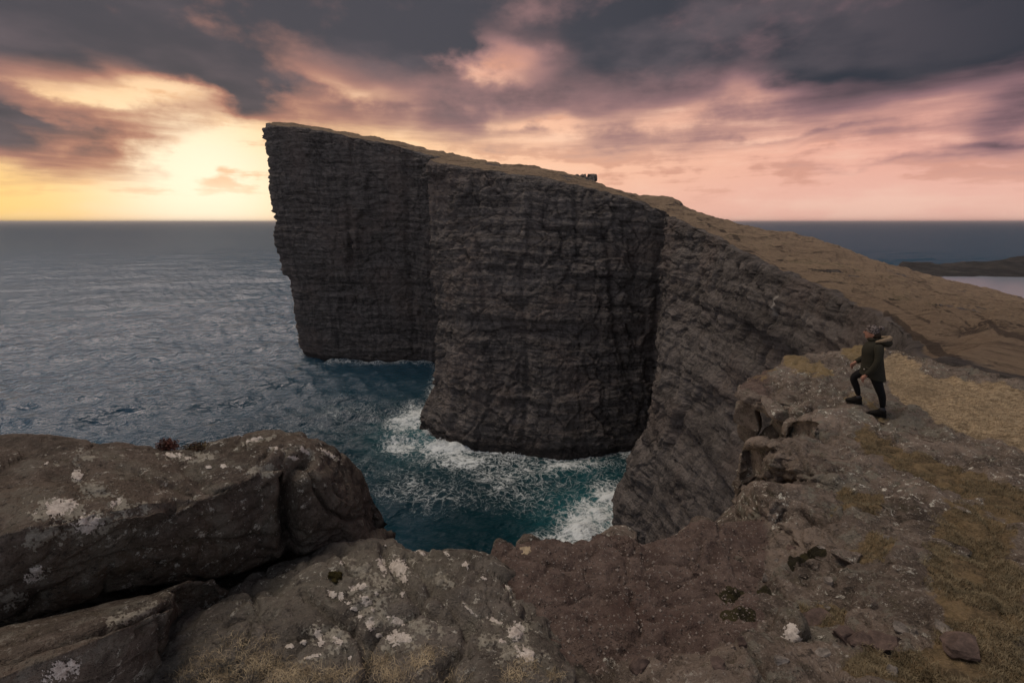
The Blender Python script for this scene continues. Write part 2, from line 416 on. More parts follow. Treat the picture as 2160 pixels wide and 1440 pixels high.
# ------------------------------------------------------------------ headland: cliff faces and grass slope
def build_headland():
    cols = []      # each: base, [mids low->high], edge, crest K, back direction / explicit back rows
    def c(base, edge, K, mids=None, back=((60, 40, -42), (140, 80, -140)), mk=(0, 0)):
        base = np.asarray(base); edge = np.asarray(edge); K = np.asarray(K)
        if mids is None:
            ts = (.25, .5, .78); ms = [base + (edge - base) * t + (edge - base) * np.array([1, 1, 0]) * (t * (1 - t)) * -.25 for t in ts]
        else: ms = mids
        M1 = edge + (K - edge) * .33; M2 = edge + (K - edge) * .68; M1[2] += mk[0]; M2[2] += mk[1]
        B1 = K + np.array(back[0]); B2 = K + np.array(back[1]); B2[2] = -8 if back[1][2] < -60 else B2[2]
        cols.append([base + (base - edge) * np.array([.06, .06, 0]) + W(0, 0, -9), base, *ms, edge, M1, M2, K, B1, B2])
    bb = ((45, 22, -60), (110, 60, -150))
    c(W(-62, 345, 0), W(-85, 342, 128), W(-70, 345, 122), back=((30, 5, -60), (60, 10, -150)))
    c(W(-100, 335, 0), W(-120, 330, 134), W(-105, 336, 131), back=((35, 14, -60), (75, 30, -150)))
    c(sea(648, 745), at(567, 262, 292), at(576, 261.5, 303), [at(622, 650, 288), at(592, 525, 288), at(575, 400, 290)], bb)
    c(sea(662, 757), at(572, 264, 286), at(600, 260, 303), [at(640, 650, 281), at(606, 520, 281), at(586, 400, 283)], bb)
    c(sea(760, 768), at(650, 272, 284), at(655, 266, 303), [at(735, 650, 278), at(700, 520, 277), at(675, 400, 280)], bb)
    c(sea(840, 771), at(745, 291, 283), at(745, 280, 305), None, bb)
    c(sea(910, 773), at(835, 308, 281), at(835, 299, 305), None, bb)
    c(W(-40, 268, 0), at(893, 325, 279), at(905, 313, 305), None, bb)
    c(W(-27, 258, 0), at(930, 333, 262), at(950, 321, 290), None, bb)
    c(W(-28, 212, 0), at(922, 337, 232), at(985, 329, 268), None, bb)
    c(sea(893, 893), at(906, 339, 214), at(1010, 334, 256), [at(921, 800, 192), at(927, 640, 202), at(913, 480, 209)], bb)
    c(sea(905, 912), at(922, 345, 210), at(1030, 338, 252), [at(934, 800, 187), at(938, 640, 198), at(926, 480, 206)], bb)
    c(sea(970, 944), at(985, 354, 204), at(1060, 345, 245), None, bb)
    c(sea(1070, 959), at(1070, 366, 199), at(1110, 351, 240), None, bb)
    c(sea(1180, 968), at(1165, 380, 195), at(1190, 362, 236), None, bb)
    c(sea(1290, 960), at(1290, 410, 190), at(1300, 396, 230), None, bb)
    c(sea(1365, 948), at(1368, 434, 186), at(1375, 415, 228), [at(1368, 840, 170), at(1330, 700, 176), at(1345, 545, 184)], bb)
    c(W(58, 172, 0), at(1402, 449, 178), at(1420, 419, 226), [at(1380, 800, 172), at(1386, 650, 177), at(1396, 520, 180)], bb)
    c(W(50, 150, 0), at(1412, 456, 166), at(1445, 436, 224), [at(1385, 860, 150), at(1399, 640, 160), at(1412, 520, 164)], bb)
    c(sea(1306, 1134), at(1430, 464, 150), at(1500, 456, 222), [at(1342, 985, 115), at(1376, 860, 123), at(1394, 620, 140)], ((70, 60, -40), (170, 140, -140)))
    c(W(36, 97, 0), at(1500, 496, 130), at(1590, 477, 220), [at(1400, 960, 105), at(1440, 800, 112), at(1480, 620, 123)], ((80, 80, -40), (190, 190, -140)))
    c(W(36, 82, 0), at(1570, 533, 108), at(1660, 489, 222), None, ((80, 100, -38), (190, 220, -140)))
    c(W(36, 68, 0), at(1650, 573, 88), at(1710, 501, 228), None, ((90, 110, -38), (190, 220, -46)))
    c(W(34, 56, 0), at(1740, 608, 70), at(1770, 519, 232), None, ((90, 110, -26), (170, 200, -40)), (.5, 1))
    c(W(31, 45, 0), at(1800, 642, 57), at(1835, 546, 236), None, ((80, 100, -20), (150, 190, -32)), (1, 1.5))
    c(W(27, 36, 4), at(1866, 672, 46), at(1890, 562, 240), None, ((70, 90, -18), (140, 180, -28)), (1, 1.5))
    c(W(24, 30, 20), at(1905, 700, 37), at(1960, 583, 240), None, ((70, 90, -16), (140, 180, -24)), (1, 1))
    c(W(19, 22, 40), at(1938, 742, 26), at(2040, 601, 238), None, ((70, 80, -14), (130, 160, -21)), (1, 1))
    c(W(15.5, 17.5, 52), at(1952, 775, 21), at(2110, 617, 232), None, ((70, 70, -14), (130, 140, -20)), (1, 1))
    c(W(13, 14, 60), at(1975, 800, 16), at(2170, 635, 222), None, ((70, 50, -14), (130, 110, -18)), (1.5, 1))
    c(W(12, 12, 66), W(12.6, 12.6, 84.1), at(2320, 690, 190), None, ((60, 30, -8), (120, 50, -12)), (0, 0))
    c(W(12, 9, 70), W(13, 9.5, 84.2), at(2600, 800, 140), None, ((50, 10, -5), (100, 20, -8)), (0, 0))
    c(W(12, 5, 70), W(13, 5, 84.0), W(190, 60, 60), None, ((50, 0, -3), (100, 0, -6)), (0, 0))
    c(W(12, -6, 70), W(13, -10, 84.0), W(170, -30, 60), None, ((50, 0, -3), (100, 0, -6)), (0, 0))
    C = np.array(cols).transpose(1, 0, 2)                 # rows x cols
    G, ru, cu = upsample(C, 2.6, 3, 130)
    nr, nc = G.shape[:2]
    rc = rowcoord(ru, nr)[:, None] * np.ones((1, nc))     # 0 sub, 1 base, 2-4 mids, 5 edge, 6,7, 8 crest, 9,10
    N = grid_normals(G)
    face = 1 - smooth01(4.85, 5.12, rc)
    edge_band = np.exp(-((rc - 5.05) / .22) ** 2)
    x, y, z = G[..., 0], G[..., 1], G[..., 2]
    dist = np.hypot(x, y); near = np.clip(dist / 100, .5, 1)
    s = z + 4 * fbm(G / 45, 3, 1) + .03 * x
    def steps(q, seed):                                   # one random ledge depth per lava bed, crisp lower lips
        i = np.floor(q).astype(int); f = q - i
        h = lambda k: ((np.sin((k + seed) * 127.1) * 43758.5453) % 1.0)
        return h(i) + (h(i + 1) - h(i)) * smooth01(.72, 1.0, f)
    big = fbm(np.stack([x / 26, y / 26, z / 70], -1), 3, 2) * 3.0
    ribs = fbm(np.stack([x / 9, y / 9, z / 60], -1), 4, 5, ridged=True) * 1.3
    br = np.clip(.8 + .9 * fbm(G / 16, 3, 9), .2, 1.4)
    lay = ((steps(s / 3.1 + 4, 7) - .5) * 1.6 * smooth01(170, 90, dist) + (steps(s / 6.3, 3) - .5) * 2.0 * br + (steps(s / 2.1 + 9, 5) - .5) * 1.1 * br)
    f1, f2, idv = worley(np.stack([x / 2.6, y / 2.6, s / 2.2], -1), 2)
    blocks = (idv - .5) * 1.2 + np.minimum(f2 - f1, .22) * 1.8 - .4
    f1, f2, idv = worley(np.stack([x / 7, y / 7, s / 9.0], -1), 6); blocks = (blocks + (idv - .5) * 1.8 - smooth01(.12, 0, f2 - f1) * 1.0) * (.35 + .65 * smooth01(80, 170, dist))
    rough = fbm(G / 2.6, 4, 12, .6) * .9
    cracks = -smooth01(.25, .7, fbm(np.stack([x / 8, y / 8, z / 50], -1), 3, 21)) * 2.2
    dsp = face * near * (big + ribs + lay + blocks * br + rough + cracks)
    keep = smooth01(0, .9, rc) * np.where(rc < 1.2, .7, 1)
    px, py, dd = project(G)
    # named fissures on the near buttress and the deep gully
    gul = poly_dist(px, py, [(1398, 455), (1396, 560), (1380, 700), (1372, 860), (1362, 950)])
    dsp -= face * 2.2 * np.exp(-(gul / 14) ** 2)
    for pts, w_, dep in (([(1655, 655), (1610, 760), (1585, 900)], 4, 1.8), ([(1228, 330), (1270, 470), (1285, 560), (1300, 700), (1340, 830)], 7, 2.2), ([(1722, 620), (1716, 740)], 4, 1.0), ([(1330, 470), (1250, 490), (1275, 500)], 5, 1.5), ([(1216, 390), (1212, 450), (1222, 560)], 6, 1.8), ([(1012, 345), (1006, 470), (1022, 640)], 5, 1.2), ([(742, 295), (735, 420), (742, 560)], 6, 1.8), ([(858, 330), (862, 520), (875, 720)], 8, 2.4), ([(1100, 560), (1112, 760), (1105, 930)], 6, 1.6), ([(1480, 640), (1470, 760), (1430, 900)], 5, 1.6), ([(1560, 560), (1552, 700), (1520, 860)], 5, 1.4)):
        dsp -= face * near * dep * np.exp(-(poly_dist(px, py, pts) / w_) ** 2)
    D = N * (dsp * keep)[..., None]; D[..., 2] *= .35
    sgn = 1.0
    # grass side: humps, terracettes and eroded scars
    top = 1 - face
    nearf = np.clip(dist / 90, .12, 1)
    tuss = fbm(np.stack([x / 1.6, y / 1.6, z * 0], -1), 3, 37) * .5
    hump = tuss + fbm(np.stack([x / 28, y / 28, z * 0], -1), 4, 31) * 2.2 + fbm(np.stack([x / 7, y / 7, z * 0], -1), 4, 33) * .55
    tq = (z + 3 * fbm(np.stack([x / 30, y / 30, z * 0], -1), 3, 35)) / 2.6
    ter = (smooth01(.75, 1, tq % 1) - (tq % 1)) * .9
    crest = np.exp(-((rc - 8) / .5) ** 2)
    D[..., 2] += top * nearf * ((hump + ter) * smooth01(5.0, 5.7, rc) + edge_band * (fbm(np.stack([x / 5, y / 5, z * 0], -1), 3, 41)) * 1.4)
    trails = [([(1560, 512), (1640, 560), (1740, 606), (1810, 645), (1880, 676)], 3.5, .5), ([(1870, 668), (1930, 705), (1990, 745), (2060, 785), (2200, 850)], 11, .9),
              ([(1985, 680), (2022, 690), (2032, 716), (2060, 742), (2110, 770)], 3.5, .5), ([(1846, 566), (1852, 582), (1870, 602)], 2.5, .5), ([(1800, 610), (1860, 625), (1905, 655), (1960, 680)], 4, .6),
              ([(1965, 640), (2010, 665), (2050, 690)], 3, .6), ([(2060, 665), (2110, 690), (2170, 705)], 5, .7), ([(1905, 585), (1980, 610), (2060, 622)], 3, .5), ([(1470, 460), (1560, 505)], 3, .7), ([(1300, 402), (1360, 425)], 3, .6)]
    path = np.zeros_like(px)
    wob = 1 + .55 * fbm(np.stack([px / 22, py / 22, px * 0], -1), 3, 51)
    for pts, w_, am in trails:
        path = np.maximum(path, am * smooth01(1.35, .5, poly_dist(px, py, pts) / (w_ * np.maximum(wob, .25))))
    path *= smooth01(5.0, 5.15, rc)
    D[..., 2] -= path * np.clip(dist * .0012, .02, .08)
    G2 = G + sgn * D
    wet = smooth01(9, 0, G2[..., 2]) * face
    N2 = grid_normals(G2); up = np.abs(N2[..., 2])
    grass = np.clip(smooth01(.35, .8, up) * (.2 + .8 * smooth01(4.95, 5.35, rc)), 0, 1) * smooth01(3.8, 4.95, rc)
    grass *= 1 - .75 * smooth01(.18, .42, fbm(np.stack([x / 22, y / 9, z / 9], -1), 4, 66)) * smooth01(5.05, 5.6, rc)
    shoulder = poly_dist(px, py, [(1560, 545), (1660, 590), (1740, 625), (1820, 665), (1900, 720)])
    stain = smooth01(1.2, .4, poly_dist(px, py, [(1652, 627), (1644, 665)]) / (3.0 + 2 * fbm(np.stack([px / 4, py / 9, px * 0], -1), 3, 61))) * face * .8
    me = fast_mesh('headland', G2, grid_faces(nr, nc)[:, ::-1])
    for k, v in (('grass', grass), ('path', path), ('wet', wet), ('stain', stain)): attr(me, k, v)
    o = link('headland', me, MAT_FAR); o['kind'] = 'structure'
    return o, G2
HEAD, HEADG = build_headland()

# ------------------------------------------------------------------ low shore, lake and dark skerry rocks at the right
def build_shore():
    nx, ny = 260, 170
    xs = np.linspace(150, 1100, nx); ys = np.linspace(250, 760, ny)
    Xg, Yg = np.meshgrid(xs, ys); z = np.full_like(Xg, 24.5)
    px, py, d = project(np.stack([Xg, Yg, Xg * 0 + 30], -1))
    tgt = np.interp(px, [1880, 1915, 1990, 2080, 2120, 2160, 2400, 3000], [29, 29.5, 31.5, 33.5, 38, 40, 46, 52])
    rid = smooth01(505, 560, Yg) * smooth01(680, 640, Yg)
    nz = fbm(np.stack([Xg / 40, Yg / 40, Xg * 0], -1), 5, 71)
    z = 24.5 + rid * (tgt - 26 + nz * 5 + np.floor((nz + 1) * 5) * .5) + nz * 2
    west = smooth01(2010, 1950, px + 90 * fbm(np.stack([Xg / 70, Yg / 70, Xg * 0], -1), 3, 72)); z += west * 3
    south = smooth01(372, 330, Yg - (px - 2000) * -.25 + nz * 20); z = np.maximum(z, 26 + south * 4)
    z += fbm(np.stack([Xg / 9, Yg / 9, Xg * 0], -1), 4, 73) * 1.0
    end = smooth01(1862, 1905, px); z = z * end - 8 * (1 - end)
    z *= smooth01(700, 640, Yg)
    z -= 4 * (1 - smooth01(700, 640, Yg))
    me = fast_mesh('shore', np.stack([Xg, Yg, z], -1), grid_faces(ny, nx))
    m, nt, b = new_mat('shore_rock'); P = geo_pos(nt)
    _, _, pz = separate(nt, P); a1 = noise(nt, scaled(nt, P, (.04, .04, .3)), 1., 6, .6); 
    c = mixc(nt, a1.ramp(.35, .7), (.012, .012, .014), (.034, .032, .032))
    c = mixc(nt, a1.ramp(.55, .7) * .5, c, (.07, .06, .052))
    nt.links.new(c.s, b.inputs['Base Color']); b.inputs['Roughness'].default_value = .9
    bump(nt, b, noise(nt, P, .2, 6, .65), .8, 2.)
    o = link('shore', me, m); o['kind'] = 'structure'
    m2, nt, b = new_mat('lake_water'); b.inputs['Base Color'].default_value = (.26, .29, .36, 1); b.inputs['Roughness'].default_value = .25; b.inputs['Specular IOR Level'].default_value = .3
    bump(nt, b, noise(nt, geo_pos(nt), .5, 4, .6), .25, .2)
    V = [(190, 280, 27.4), (1100, 280, 27.4), (1100, 600, 27.4), (190, 600, 27.4)]
    me = fast_mesh('lake_water', V, [[0, 1, 2, 3]]); o = link('lake_water', me, m2); o['kind'] = 'structure'
build_shore()
# ------------------------------------------------------------------ near rock: materials
def near_mat(name, c1, c2, c3, speck=.5, lich=.3, ground=False, grain=1.0):
    m, nt, b = new_mat(name); P = geo_pos(nt)
    a1 = noise(nt, P, 1.3, 6, .6); a2 = noise(nt, P, 6, 6, .68); a3 = noise(nt, P, 45, 4, .7); a4 = noise(nt, P, .55, 4, .55)
    c = mixc(nt, (a1 * .55 + a2 * .45).ramp(.36, .64), c1, c2)
    c = mixc(nt, a4.ramp(.5, .66) * .8, c, c3)
    gl = noise(nt, P, 3.2, 8, .72)                       # dull grey-green crust lichen
    c = mixc(nt, (gl * .7 + a4 * .3).ramp(.52, .57) * lich, c, (0.196, 0.186, 0.16))
    c = mixc(nt, noise(nt, addv(nt, P, combine(nt, 31., 7., 3.)), 5.5, 8, .75).ramp(.56, .62) * lich * .6, c, (0.0725, 0.0667, 0.0435))
    c = mixc(nt, noise(nt, P, 11, 6, .75).ramp(.43, .35) * .75, c, (.03, .026, .024))
    c = mixc(nt, a3.ramp(.42, .28) * .8, c, (0.0174, 0.0159, 0.0159))
    c = mixc(nt, (a3 * .6 + noise(nt, P, 22, 6, .8) * .4).ramp(.54, .61) * speck, c, (0.319, 0.283, 0.254))
    wl = noise(nt, P, 13, 7, .8); c = mixc(nt, wl.ramp(.575, .62) * (noise(nt, P, .8, 2).ramp(.38, .6)) * lich * 1.3, c, (0.7, 0.696, 0.638))
    h = a2 * .5 + a3 * .35 * grain + noise(nt, P, 18, 5, .7) * .4 * grain
    if ground:
        di = attribute(nt, 'dirt'); gr = attribute(nt, 'grass'); mo = attribute(nt, 'moss'); st = attribute(nt, 'straw'); ye = attribute(nt, 'crust')
        gv = noise(nt, P, 30, 5, .75); dc = mixc(nt, a2.ramp(.35, .65), (0.0899, 0.0638, 0.058), (0.174, 0.131, 0.117))
        dc = mixc(nt, gv.ramp(.60, .74) * .7, dc, (0.362, 0.312, 0.29)); dc = mixc(nt, a1.ramp(.5, .68) * .55, dc, (0.0798, 0.0479, 0.0421))
        dc = mixc(nt, gv.ramp(.42, .30) * .7, dc, (0.0261, 0.0217, 0.0203))
        jag = (a2 - .5) * 1.1 + (a1 - .5) * .6
        c = mixc(nt, (di + jag).ramp(.42, .58), c, dc)
        dc = mixc(nt, noise(nt, P, .9, 5, .6).ramp(.52, .66) * .7, dc, (.035, .024, .021))
        gcol = mixc(nt, a2.ramp(.38, .62), (0.0937, 0.0718, 0.0442), (0.209, 0.156, 0.0903)); gcol = mixc(nt, a3.ramp(.45, .65) * .5, gcol, (0.296, 0.217, 0.137))
        c = mixc(nt, (gr + jag).ramp(.45, .6), c, gcol)
        strand = noise(nt, scaled(nt, P, (5, 14, 9)), 1.6, 6, .7)
        scol = mixc(nt, strand.ramp(.36, .62), (0.216, 0.161, 0.101), (0.529, 0.41, 0.274)); scol = mixc(nt, a1.ramp(.52, .66) * .7, scol, (0.196, 0.151, 0.101))
        c = mixc(nt, (st + jag * .8).ramp(.42, .62), c, scol)
        c = mixc(nt, (ye + jag * 1.6 + (a3 - .5) * 1.2).ramp(.55, .85) * .6, c, (0.268, 0.196, 0.0841))
        c = mixc(nt, (mo + jag).ramp(.42, .58), c, mixc(nt, a2.ramp(.4, .6), (0.0232, 0.0203, 0.013), (0.0493, 0.0435, 0.0203)))
        h = h + strand * st * .4
    nt.links.new(c.s, b.inputs['Base Color']); b.inputs['Roughness'].default_value = .93; b.inputs['Specular IOR Level'].default_value = .22
    bump(nt, b, h, 1.0, .09)
    return m
MAT_GROUND = near_mat('rocky_ground', (0.079, 0.0634, 0.0544), (0.259, 0.211, 0.18), (0.153, 0.122, 0.105), .8, .8, True)
MAT_DARK = near_mat('dark_brown_rock', (0.057, 0.0475, 0.0418), (0.162, 0.133, 0.114), (0.118, 0.0912, 0.0646), .4, .5)
MAT_GREY = near_mat('grey_lichen_rock', (0.0798, 0.0703, 0.0627), (0.199, 0.18, 0.163), (0.162, 0.148, 0.129), .4, .55)

# ------------------------------------------------------------------ near rock: shapes
def carve(D, px, py, pts, w, dep):
    return D - 1.35 * dep * np.exp(-(poly_dist(px, py, pts) / w) ** 2)
def near_noise(G, amp=1., fine=1., seed=0):
    q = G.astype(np.float32)
    n = fbm(q * .9, 3, seed + 1) * .13 + fbm(q * 3.1, 4, seed + 2) * .05 + fbm(q * 10, 4, seed + 3, .6) * .022 * fine
    f1, f2, idv = worley(q * (2.2, 2.2, 3.4), seed + 4)
    n += (np.minimum(f2 - f1, .16) - .1) * .12 * fine + fbm(q * 24, 2, seed + 6) * .012 * fine - smooth01(.18, .5, fbm(q * 7, 3, seed + 7)) * .035 * fine
    n -= np.clip(1 - np.abs(fbm(q * (1.5, 1.5, 2.6), 3, seed + 8)) * 9, 0, 1) ** 2 * .045
    f1, f2, idv = worley(q * (1.15, 1.15, 1.7) + .25 * fbm(q * 2, 2, seed + 9)[..., None], seed + 5)
    n += (idv - .5) * .06 * fine - smooth01(.075, 0, f2 - f1) * .05 * fine
    return n * amp
def bvh_of(me_obj):
    me = me_obj.data; n = len(me.vertices)
    co = np.empty(n * 3, np.float32); me.vertices.foreach_get('co', co)
    f = np.empty(len(me.loops), np.int32); me.loops.foreach_get('vertex_index', f)
    return BVHTree.FromPolygons(co.reshape(-1, 3).tolist(), f.reshape(-1, 4).tolist())

def Z(px, py, zrel): return sea(px, py, CAMZ + zrel)
def build_ground():
    E = [((860, 1232, -3.0), (700, 1560, -2.6)), ((1010, 1192, -3.0), (960, 1560, -2.5)), ((1032, 1166, -2.98), (1020, 1560, -2.5)), ((1048, 1148, -2.97), (1080, 1560, -2.5)), ((1130, 1141, -2.97), (1170, 1560, -2.5)), ((1230, 1141, -2.99), (1280, 1560, -2.48)),
         ((1268, 1123, -2.98), (1340, 1560, -2.46)), ((1320, 1126, -2.98), (1420, 1560, -2.44)), ((1354, 1143, -3.02), (1490, 1560, -2.42)), ((1402, 1136, -3.0), (1570, 1560, -2.38)), ((1448, 1112, -2.98), (1650, 1560, -2.34)), ((1482, 1103, -2.96), (1730, 1560, -2.3)),
         ((1520, 1112, -3.0), (1820, 1560, -2.26)), ((1562, 1098, -3.02), (1920, 1560, -2.22)), ((1612, 1092, -3.05), (2050, 1560, -2.16)),
         ((1618, 1085, -2.96), (2200, 1530, -2.08)), ((1640, 1037, -2.84), (2330, 1450, -2.08)), ((1668, 1030, -2.84), (2380, 1400, -2.15)),
         ((1690, 1012, -3.0), (2400, 1350, -2.2)), ((1652, 1004, -2.97), (2410, 1300, -2.28)), ((1622, 978, -2.90), (2420, 1265, -2.34)), ((1640, 942, -2.82), (2430, 1235, -2.4)), ((1690, 938, -2.88), (2440, 1205, -2.45)),
         ((1745, 958, -3.15), (2450, 1180, -2.5)), ((1722, 938, -3.18), (2450, 1155, -2.55)), ((1716, 910, -3.15), (2450, 1130, -2.6)), ((1748, 878, -3.15), (2460, 1110, -2.65)), ((1772, 878, -3.28), (2470, 1090, -2.7)), ((1740, 884, -3.36), (2480, 1070, -2.75)),
         ((1690, 872, -3.38), (2500, 1055, -2.8)), ((1630, 856, -3.4), (2520, 1040, -2.82)), ((1588, 842, -3.4), (2540, 1025, -2.85)), ((1561, 818, -3.37), (2560, 1010, -2.88)), ((1574, 800, -3.32), (2580, 1000, -2.9)), ((1612, 788, -3.28), (2600, 990, -2.92)),
         ((1642, 779, -3.25), (2620, 980, -2.94)), ((1656, 757, -3.2), (2640, 970, -2.96)), ((1702, 754, -3.2), (2660, 960, -2.98)), ((1762, 745, -3.14), (2680, 950, -3.0)), ((1800, 735, -3.05), (2700, 942, -3.02)), ((1848, 742, -3.05), (2720, 936, -3.04)),
         ((1876, 764, -3.15), (2740, 930, -3.06)), ((1942, 785, -3.2), (2760, 925, -3.08)), ((2060, 806, -3.25), (2780, 920, -3.1)), ((2160, 828, -3.25), (2800, 915, -3.12)), ((2420, 884, -3.2), (2830, 940, -3.12))]
    e = np.array([Z(*a) for a, b in E]); n_ = np.array([Z(*b) for a, b in E])
    t = np.gradient(e[:, :2], axis=0); out = np.stack([-t[:, 1], t[:, 0]], -1); out /= np.linalg.norm(out, axis=1, keepdims=True)
    out = np.concatenate([out, np.zeros((len(e), 1))], 1)
    rows = []
    un = np.ones((len(e), 1)); un[19:24] = 2.2; un[15:19] = 1.6; un[26:34] = 4.0
    for o_, dz in ((4, -40), (1.2, -14), (.1, -6), (-.35, -3.2), (-.38, -1.9), (-.30, -1.05), (-.10, -.45), (.035, -.12)):
        rows.append(e + out * (o_ * (un if o_ < -.09 else 1)) + np.array([0, 0, dz]))
    rows.append(e)
    for k in (.05, .16, .34, .62, 1.0):
        r = e + (n_ - e) * k
        rows.append(r)
    C = np.array(rows)
    for k, am in ((9, .05), (10, .06), (11, .03)): C[k, :, 2] += am
    G, ru, cu = upsample(C, 3.6, 4, 46)
    nr, nc = G.shape[:2]; rc = rowcoord(ru, nr)[:, None] * np.ones((1, nc)); N = grid_normals(G)
    if N[-3, nc // 2, 2] < 0: N = -N
    px, py, d = project(G)
    x, y, z = G[..., 0], G[..., 1], G[..., 2]
    top = smooth01(7.7, 8.3, rc)
    jx, jy = px + 40 * fbm(np.stack([px / 90, py / 60, px * 0], -1), 3, 81), py + 22 * fbm(np.stack([px / 90, py / 60, px * 0 + 4], -1), 3, 82)
    def pd(pts): return poly_dist(jx, jy, pts)
    dirt = smooth01(1660, 1560, jx + (jy - 1150) * .05) * top
    dirt = np.maximum(dirt * smooth01(1480, 1330, jy + (jx - 1200) * .1), .85 * smooth01(170, 90, pd([(1180, 1220), (1420, 1200)])) * top)
    straw = smooth01(58, 22, pd([(1900, 790), (1960, 830), (2060, 880), (2240, 950)])) * top
    straw = np.maximum(straw, smooth01(40, 12, pd([(1900, 800), (2060, 830), (2260, 880)])) * top)
    grass = np.maximum.reduce([smooth01(46, 10, pd([(1830, 930), (1930, 985), (2050, 1030), (2180, 1090)])), smooth01(150, 40, pd([(2040, 1160), (2080, 1300), (2040, 1440)])) * .95,
                               smooth01(34, 6, pd([(1790, 1060), (1850, 1075)])), smooth01(45, 8, pd([(1800, 1170), (1860, 1160)])), smooth01(60, 15, pd([(1830, 1400), (1960, 1420)])), smooth01(30, 8, pd([(1700, 1285), (1760, 1290)]))]) * top
    crust = np.maximum.reduce([smooth01(34, 8, pd([(1670, 772), (1740, 782)])), smooth01(28, 8, pd([(1800, 738), (1850, 745)])) * 1.1, .8 * smooth01(24, 6, pd([(1800, 850), (1860, 885)])), .6 * smooth01(10, 3, pd([(1580, 800), (1640, 785)]))]) * top
    moss = np.maximum.reduce([smooth01(26, 8, pd([(1530, 1240), (1620, 1238)])), smooth01(16, 4, pd([(1510, 1288), (1570, 1290)])), .9 * smooth01(20, 6, pd([(1690, 1190), (1720, 1170)])), smooth01(14, 4, pd([(1640, 1300), (1660, 1340)]))]) * top
    rocky = (1 - .75 * straw) * (1 - .3 * dirt) * (1 - .4 * grass)
    nz = near_noise(G, 1.0, 1.0, 20) * (.35 + .65 * rocky)
    # bedding: tilted ledges that step down towards the sea side
    q = (y * .75 - x * .38 + z * 1.6 + .5 * fbm(G * .8, 3, 91)) / .42
    f = q % 1; st = (f - smooth01(.78, 1, f)) * .085
    q2 = (y * .6 - x * .55 + z * 2 + .4 * fbm(G * 1.3, 3, 92)) / .15; f2 = q2 % 1; st += (f2 - smooth01(.7, 1, f2)) * .03
    nz += st * rocky * top * smooth01(1560, 1700, jx + 100 * (jy > 1250))
    pits = smooth01(.30, .42, fbm(G * 5.0, 2, 93)) * .06 * top * rocky
    nz -= pits
    nz += smooth01(.02, 0, np.abs(moss - .5)) * 0
    nz *= smooth01(-.2, 1.5, rc) * np.where(rc < 7.5, 1.5, 1)
    # vertical joints in the sea wall under the ledges
    wall = 1 - top
    nz -= wall * smooth01(.2, .55, fbm(G * (1.6, 1.6, .22), 3, 94)) * .30
    nz += wall * fbm(G * (.9, .9, .5), 3, 95) * .25 * smooth01(7.9, 6, rc)
    for pts, w_, dep in (([(1640, 1040), (1700, 1062), (1790, 1090), (1900, 1140)], 5, .06), ([(1705, 955), (1790, 985), (1900, 1040), (2030, 1110)], 6, .07), ([(1745, 880), (1860, 905), (1990, 960)], 5, .05),
                         ([(1600, 845), (1640, 815), (1700, 830), (1760, 860)], 4, .05), ([(1690, 1080), (1720, 1100), (1760, 1110), (1785, 1090)], 5, .06), ([(1500, 1215), (1530, 1265)], 3, .03), ([(1390, 1230), (1415, 1270)], 2.5, .02)):
        nz = np.where(top > .3, carve(nz, px, py, pts, w_, dep), nz)
    G2 = G + N * nz[..., None]
    me = fast_mesh('rocky_ground', G2, grid_faces(nr, nc))
    for k, v in (('dirt', dirt), ('straw', straw), ('grass', grass), ('crust', crust), ('moss', moss)): attr(me, k, v)
    o = link('rocky_ground', me, MAT_GROUND); o['kind'] = 'structure'
    return o
GROUND = build_ground(); GB = bvh_of(GROUND)

def pt(x, y, k): return at(x, y, k) if k > 0 else Z(x, y, k)
def shell(name, cols, mat, amp=1., fine=1., seed=0, cuts=(), px=3.2, th=.38):
    """cols: crest, brow, bottom photo points with distances; becomes a closed body of rock with real thickness"""
    R = [[] for _ in range(9)]
    for cr, br, bo in cols:
        a, b, c = pt(*cr), pt(*br), pt(*bo)
        rows = [a + W(0, th * .9, -1.6), a + W(0, th, -.45), a + W(0, th * .45, -.10), a, a + (b - a) * .5 + W(0, 0, .03), b, b + (c - b) * .5 + W(0, -.04, 0), c, c + W(0, .45, -.25)]
        for k, p in enumerate(rows): R[k].append(p)
    C = np.array(R); a0 = C[:, :1].mean(0, keepdims=True) * np.ones((len(C), 1, 1)); a1 = C[:, -1:].mean(0, keepdims=True) * np.ones((len(C), 1, 1))
    C = np.concatenate([a0, C, a1], 1)
    G, ru, cu = upsample(C, px, 3, 70)
    nr, nc = G.shape[:2]; N = grid_normals(G)
    if N[int(ru[4]), nc // 2, 2] < 0: N = -N
    x_, y_, d = project(G)
    D = near_noise(G, amp, fine, seed)
    rc = rowcoord(ru, nr)[:, None] * np.ones((1, nc))
    for pts, w_, dep in cuts: D = np.where(rc > 2.6, carve(D, x_, y_, pts, w_, dep), D)
    G2 = G + N * D[..., None]
    o = link(name, fast_mesh(name, G2, grid_faces(nr, nc)), mat)
    return o

